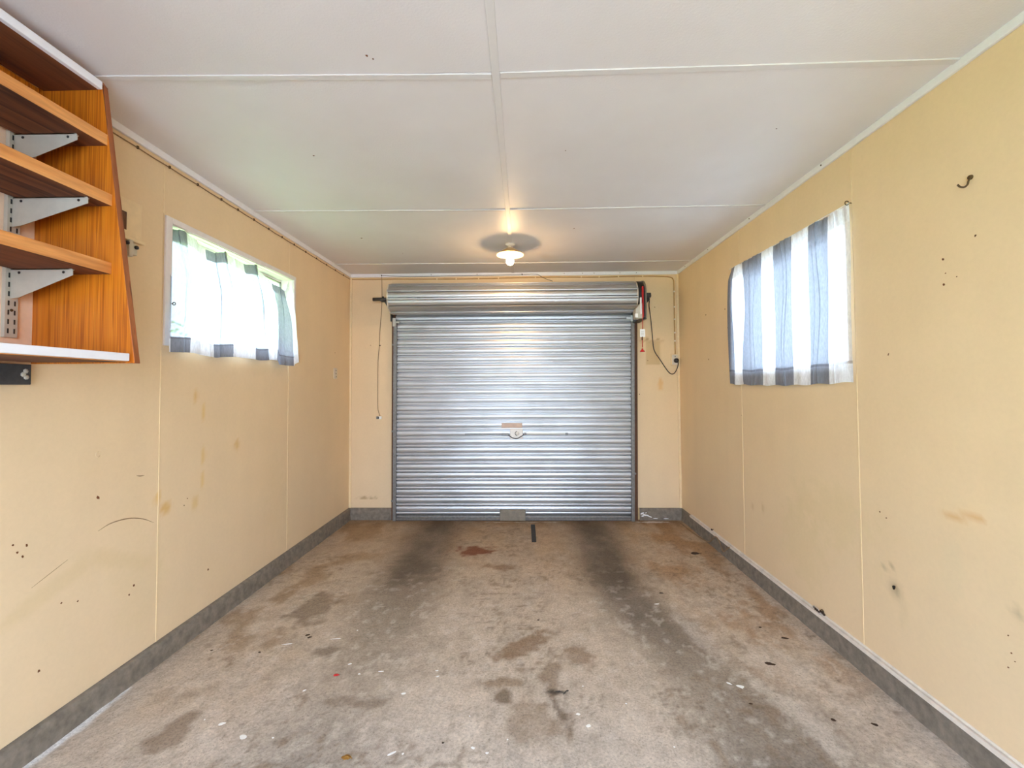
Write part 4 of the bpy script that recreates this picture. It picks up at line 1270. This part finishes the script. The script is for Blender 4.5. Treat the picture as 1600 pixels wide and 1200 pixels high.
# end board, tapering: deep at the bottom, shallow at the top
ep = MB(); ep.prism([(L + .001, 1.372), (-1.238, 1.372), (-1.374, 2.350), (-1.392, 2.372), (L + .001, 2.372)], 'Y', Y1, Y1 + .022, bevel=.0015)
end_board = ep.build('end_board', [M['pine'], M['pine_edge']], su)
for p in end_board.data.polygons:
    if p.normal.x > 0.5: p.material_index = 1
ep = MB(); ep.prism([(L + .001, 1.372), (-1.238, 1.372), (-1.374, 2.350), (-1.392, 2.372), (L + .001, 2.372)], 'Y', Y0 - .022, Y0, bevel=.0015)
ep.build('end_board', M['pine'], su)
def board(name, x1, z0, z1, parent=su):
    m = MB(); m.box(L + .022, x1, Y0, Y1, z0, z1, bevel=.0012)
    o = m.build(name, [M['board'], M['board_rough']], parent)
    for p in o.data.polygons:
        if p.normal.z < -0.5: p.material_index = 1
    return o
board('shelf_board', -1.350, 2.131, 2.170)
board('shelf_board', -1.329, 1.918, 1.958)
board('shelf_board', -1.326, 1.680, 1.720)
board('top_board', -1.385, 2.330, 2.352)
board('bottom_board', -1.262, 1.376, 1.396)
MB().box(-1.384, -1.368, Y0, Y1 - .004, 2.328, 2.356, bevel=.002).build('white_lipping', M['white'], su, label='white painted lipping along the top board')
MB().box(-1.262, -1.249, Y0, Y1 - .008, 1.379, 1.405, bevel=.002).build('white_lipping', M['white'], su, label='white painted lipping along the bottom board')
MB().box(L + .001, L + .020, Y0, Y1 - .012, 2.262, 2.330, bevel=.001).build('back_rail', M['pine'], su)
MB().box(L, L + .003, Y0, Y1, 1.396, 2.262).build('back_panel', M['pale'], su, label='pale unfaded strip of wall board behind the shelves')
# slotted uprights and brackets
for ub in (1.405, 0.45):
    up = MB().box(L + .003, L + .016, ub - .019, ub + .019, 1.455, 2.262, bevel=.001).build('slotted_upright', M['bracketgrey'], su)
    for k in range(26):
        zz = 1.468 + k * .0305
        for dy in (-.009, .009):
            MB().box(L + .0155, L + .0168, ub + dy - .0022, ub + dy + .0022, zz, zz + .016).build('slot', M['black'], up)
    MB().lathe([(0, 0), (.005, 0), (.004, .002), (0, .002)], (L + .016, ub, 1.545), 10, 'X').build('screw', M['rust'], up)
    for ztop, tip in ((2.131, -1.377), (1.918, -1.336), (1.680, -1.381)):
        b = MB()
        b.prism([(L + .014, ztop), (tip - .004, ztop), (tip, ztop - .004), (tip, ztop - .022), (L + .045, ztop - .094), (L + .014, ztop - .098)], 'Y', ub - .0055, ub - .0035)
        b.box(L + .014, tip - .01, ub - .0055, ub + .010, ztop - .003, ztop)
        bo = b.build('shelf_bracket', M['bracketgrey'], su)
        for xx in (L + .045, tip - .030):
            MB().lathe([(0, 0), (.0045, 0), (.0045, -.0016), (0, -.0016)], (xx, ub - .0052, ztop - .012), 8, 'Y').build('bracket_hole', M['black'], bo)
# dark block under the shelves
blk = MB().box(L, L + .035, 0.9, 1.452, 1.300, 1.368, bevel=.002)
o = blk.build('mounting_block', M['tapedark'])
tag(o, 'dark speckled timber block fixed to the left wall below the shelves', 'block')
for y, zz in ((1.435, 1.345), (1.437, 1.325), (1.428, 1.334)):
    MB().lathe([(0, 0), (.009, 0), (.006, .0015), (0, .002)], (L + .035, y, zz), 7, 'X').build('paint_chip', M['bracketgrey'], o)

# ------------------------------------------------------------------ meter box beside the shelves
mb_ = empty('meter_box', (L, 1.80, 1.92), 'cream painted shallow box with dark slot on left wall by the shelves', 'box')
MB().box(L, L + .012, 1.66, 1.895, 1.938, 2.098, bevel=.003).build('cover', M['cream'], mb_)
MB().box(L, L + .022, 1.66, 1.905, 1.920, 1.936, bevel=.003).build('ledge', M['cream'], mb_)
MB().box(L + .0115, L + .0135, 1.70, 1.818, 1.962, 2.038).build('slot', M['brown'], mb_)
ct = empty('catch', (L, 1.845, 1.86), 'small grey catch with black screws under the cream wall box', 'catch')
MB().box(L, L + .028, 1.818, 1.838, 1.850, 1.922, bevel=.003).build('arm', M['bracketgrey'], ct)
MB().box(L, L + .020, 1.840, 1.866, 1.862, 1.912, bevel=.003).build('body', M['bracketgrey'], ct)
for y, zz in ((1.857, 1.897), (1.812, 1.905)):
    MB().lathe([(0, .0), (.008, .0), (.008, .010), (0, .012)], (L + .018, y, zz), 10, 'X').build('screw_knob', M['black'], ct)

# ------------------------------------------------------------------ outside
g = MB().box(-40, L - 0.14, -40, 40, -0.35, -0.06).build('ground', M['lawn'])
tag(g, 'sunlit green lawn outside the left wall', 'lawn', kind='structure')
g = MB().box(L - 0.14, 40, -40, 40, -0.35, -0.06).build('ground', M['drive'])
tag(g, 'pale gravel yard outside the right wall', 'yard', kind='structure')
dv = MB().box(-3.2, 3.2, -14, REAR - 0.32, -0.06, -0.01).build('driveway', M['drive'])
tag(dv, 'pale concrete drive outside behind the viewpoint', 'drive', kind='structure')
hd = empty('leafy_bush', (-3.6, 3.3, -0.06), 'light green bush outside seen through the left window curtain', 'bush')
rnd = random.Random(21)
for k in range(5):
    a = rnd.uniform(0, 6.28)
    y0 = 1.9 + k * .7
    MB().tube(curve_pts([(-3.6, y0, -.06), (-3.6 + .1 * math.cos(a), y0 + .1 * math.sin(a), .5), (-3.55 + .25 * math.cos(a), y0 + .2 * math.sin(a), 1.5)], 3), [.03, .03, .028, .026, .022, .018, .012], 6).build('stem', M['bark'], hd)
b = bmesh.new()
for k in range(3600):
    while True:
        p = Vector((rnd.uniform(-1, 1), rnd.uniform(-1, 1), rnd.uniform(-1, 1)))
        if p.length < 1: break
    c = Vector((-3.6 + p.x * .6, 3.3 + p.y * 2.4, 1.15 + p.z * 1.0))
    d = Vector((rnd.uniform(-1, 1), rnd.uniform(-1, 1), rnd.uniform(-.6, .6))).normalized()
    s = d.orthogonal().normalized() * .022
    l = .055 * rnd.uniform(.7, 1.3)
    vs = [b.verts.new(c), b.verts.new(c + d * l * .5 + s), b.verts.new(c + d * l), b.verts.new(c + d * l * .5 - s)]
    b.faces.new(vs)
m = MB(); m.join(b)
lf = m.build('foliage', M['leaf'], hd); lf['kind'] = 'stuff'
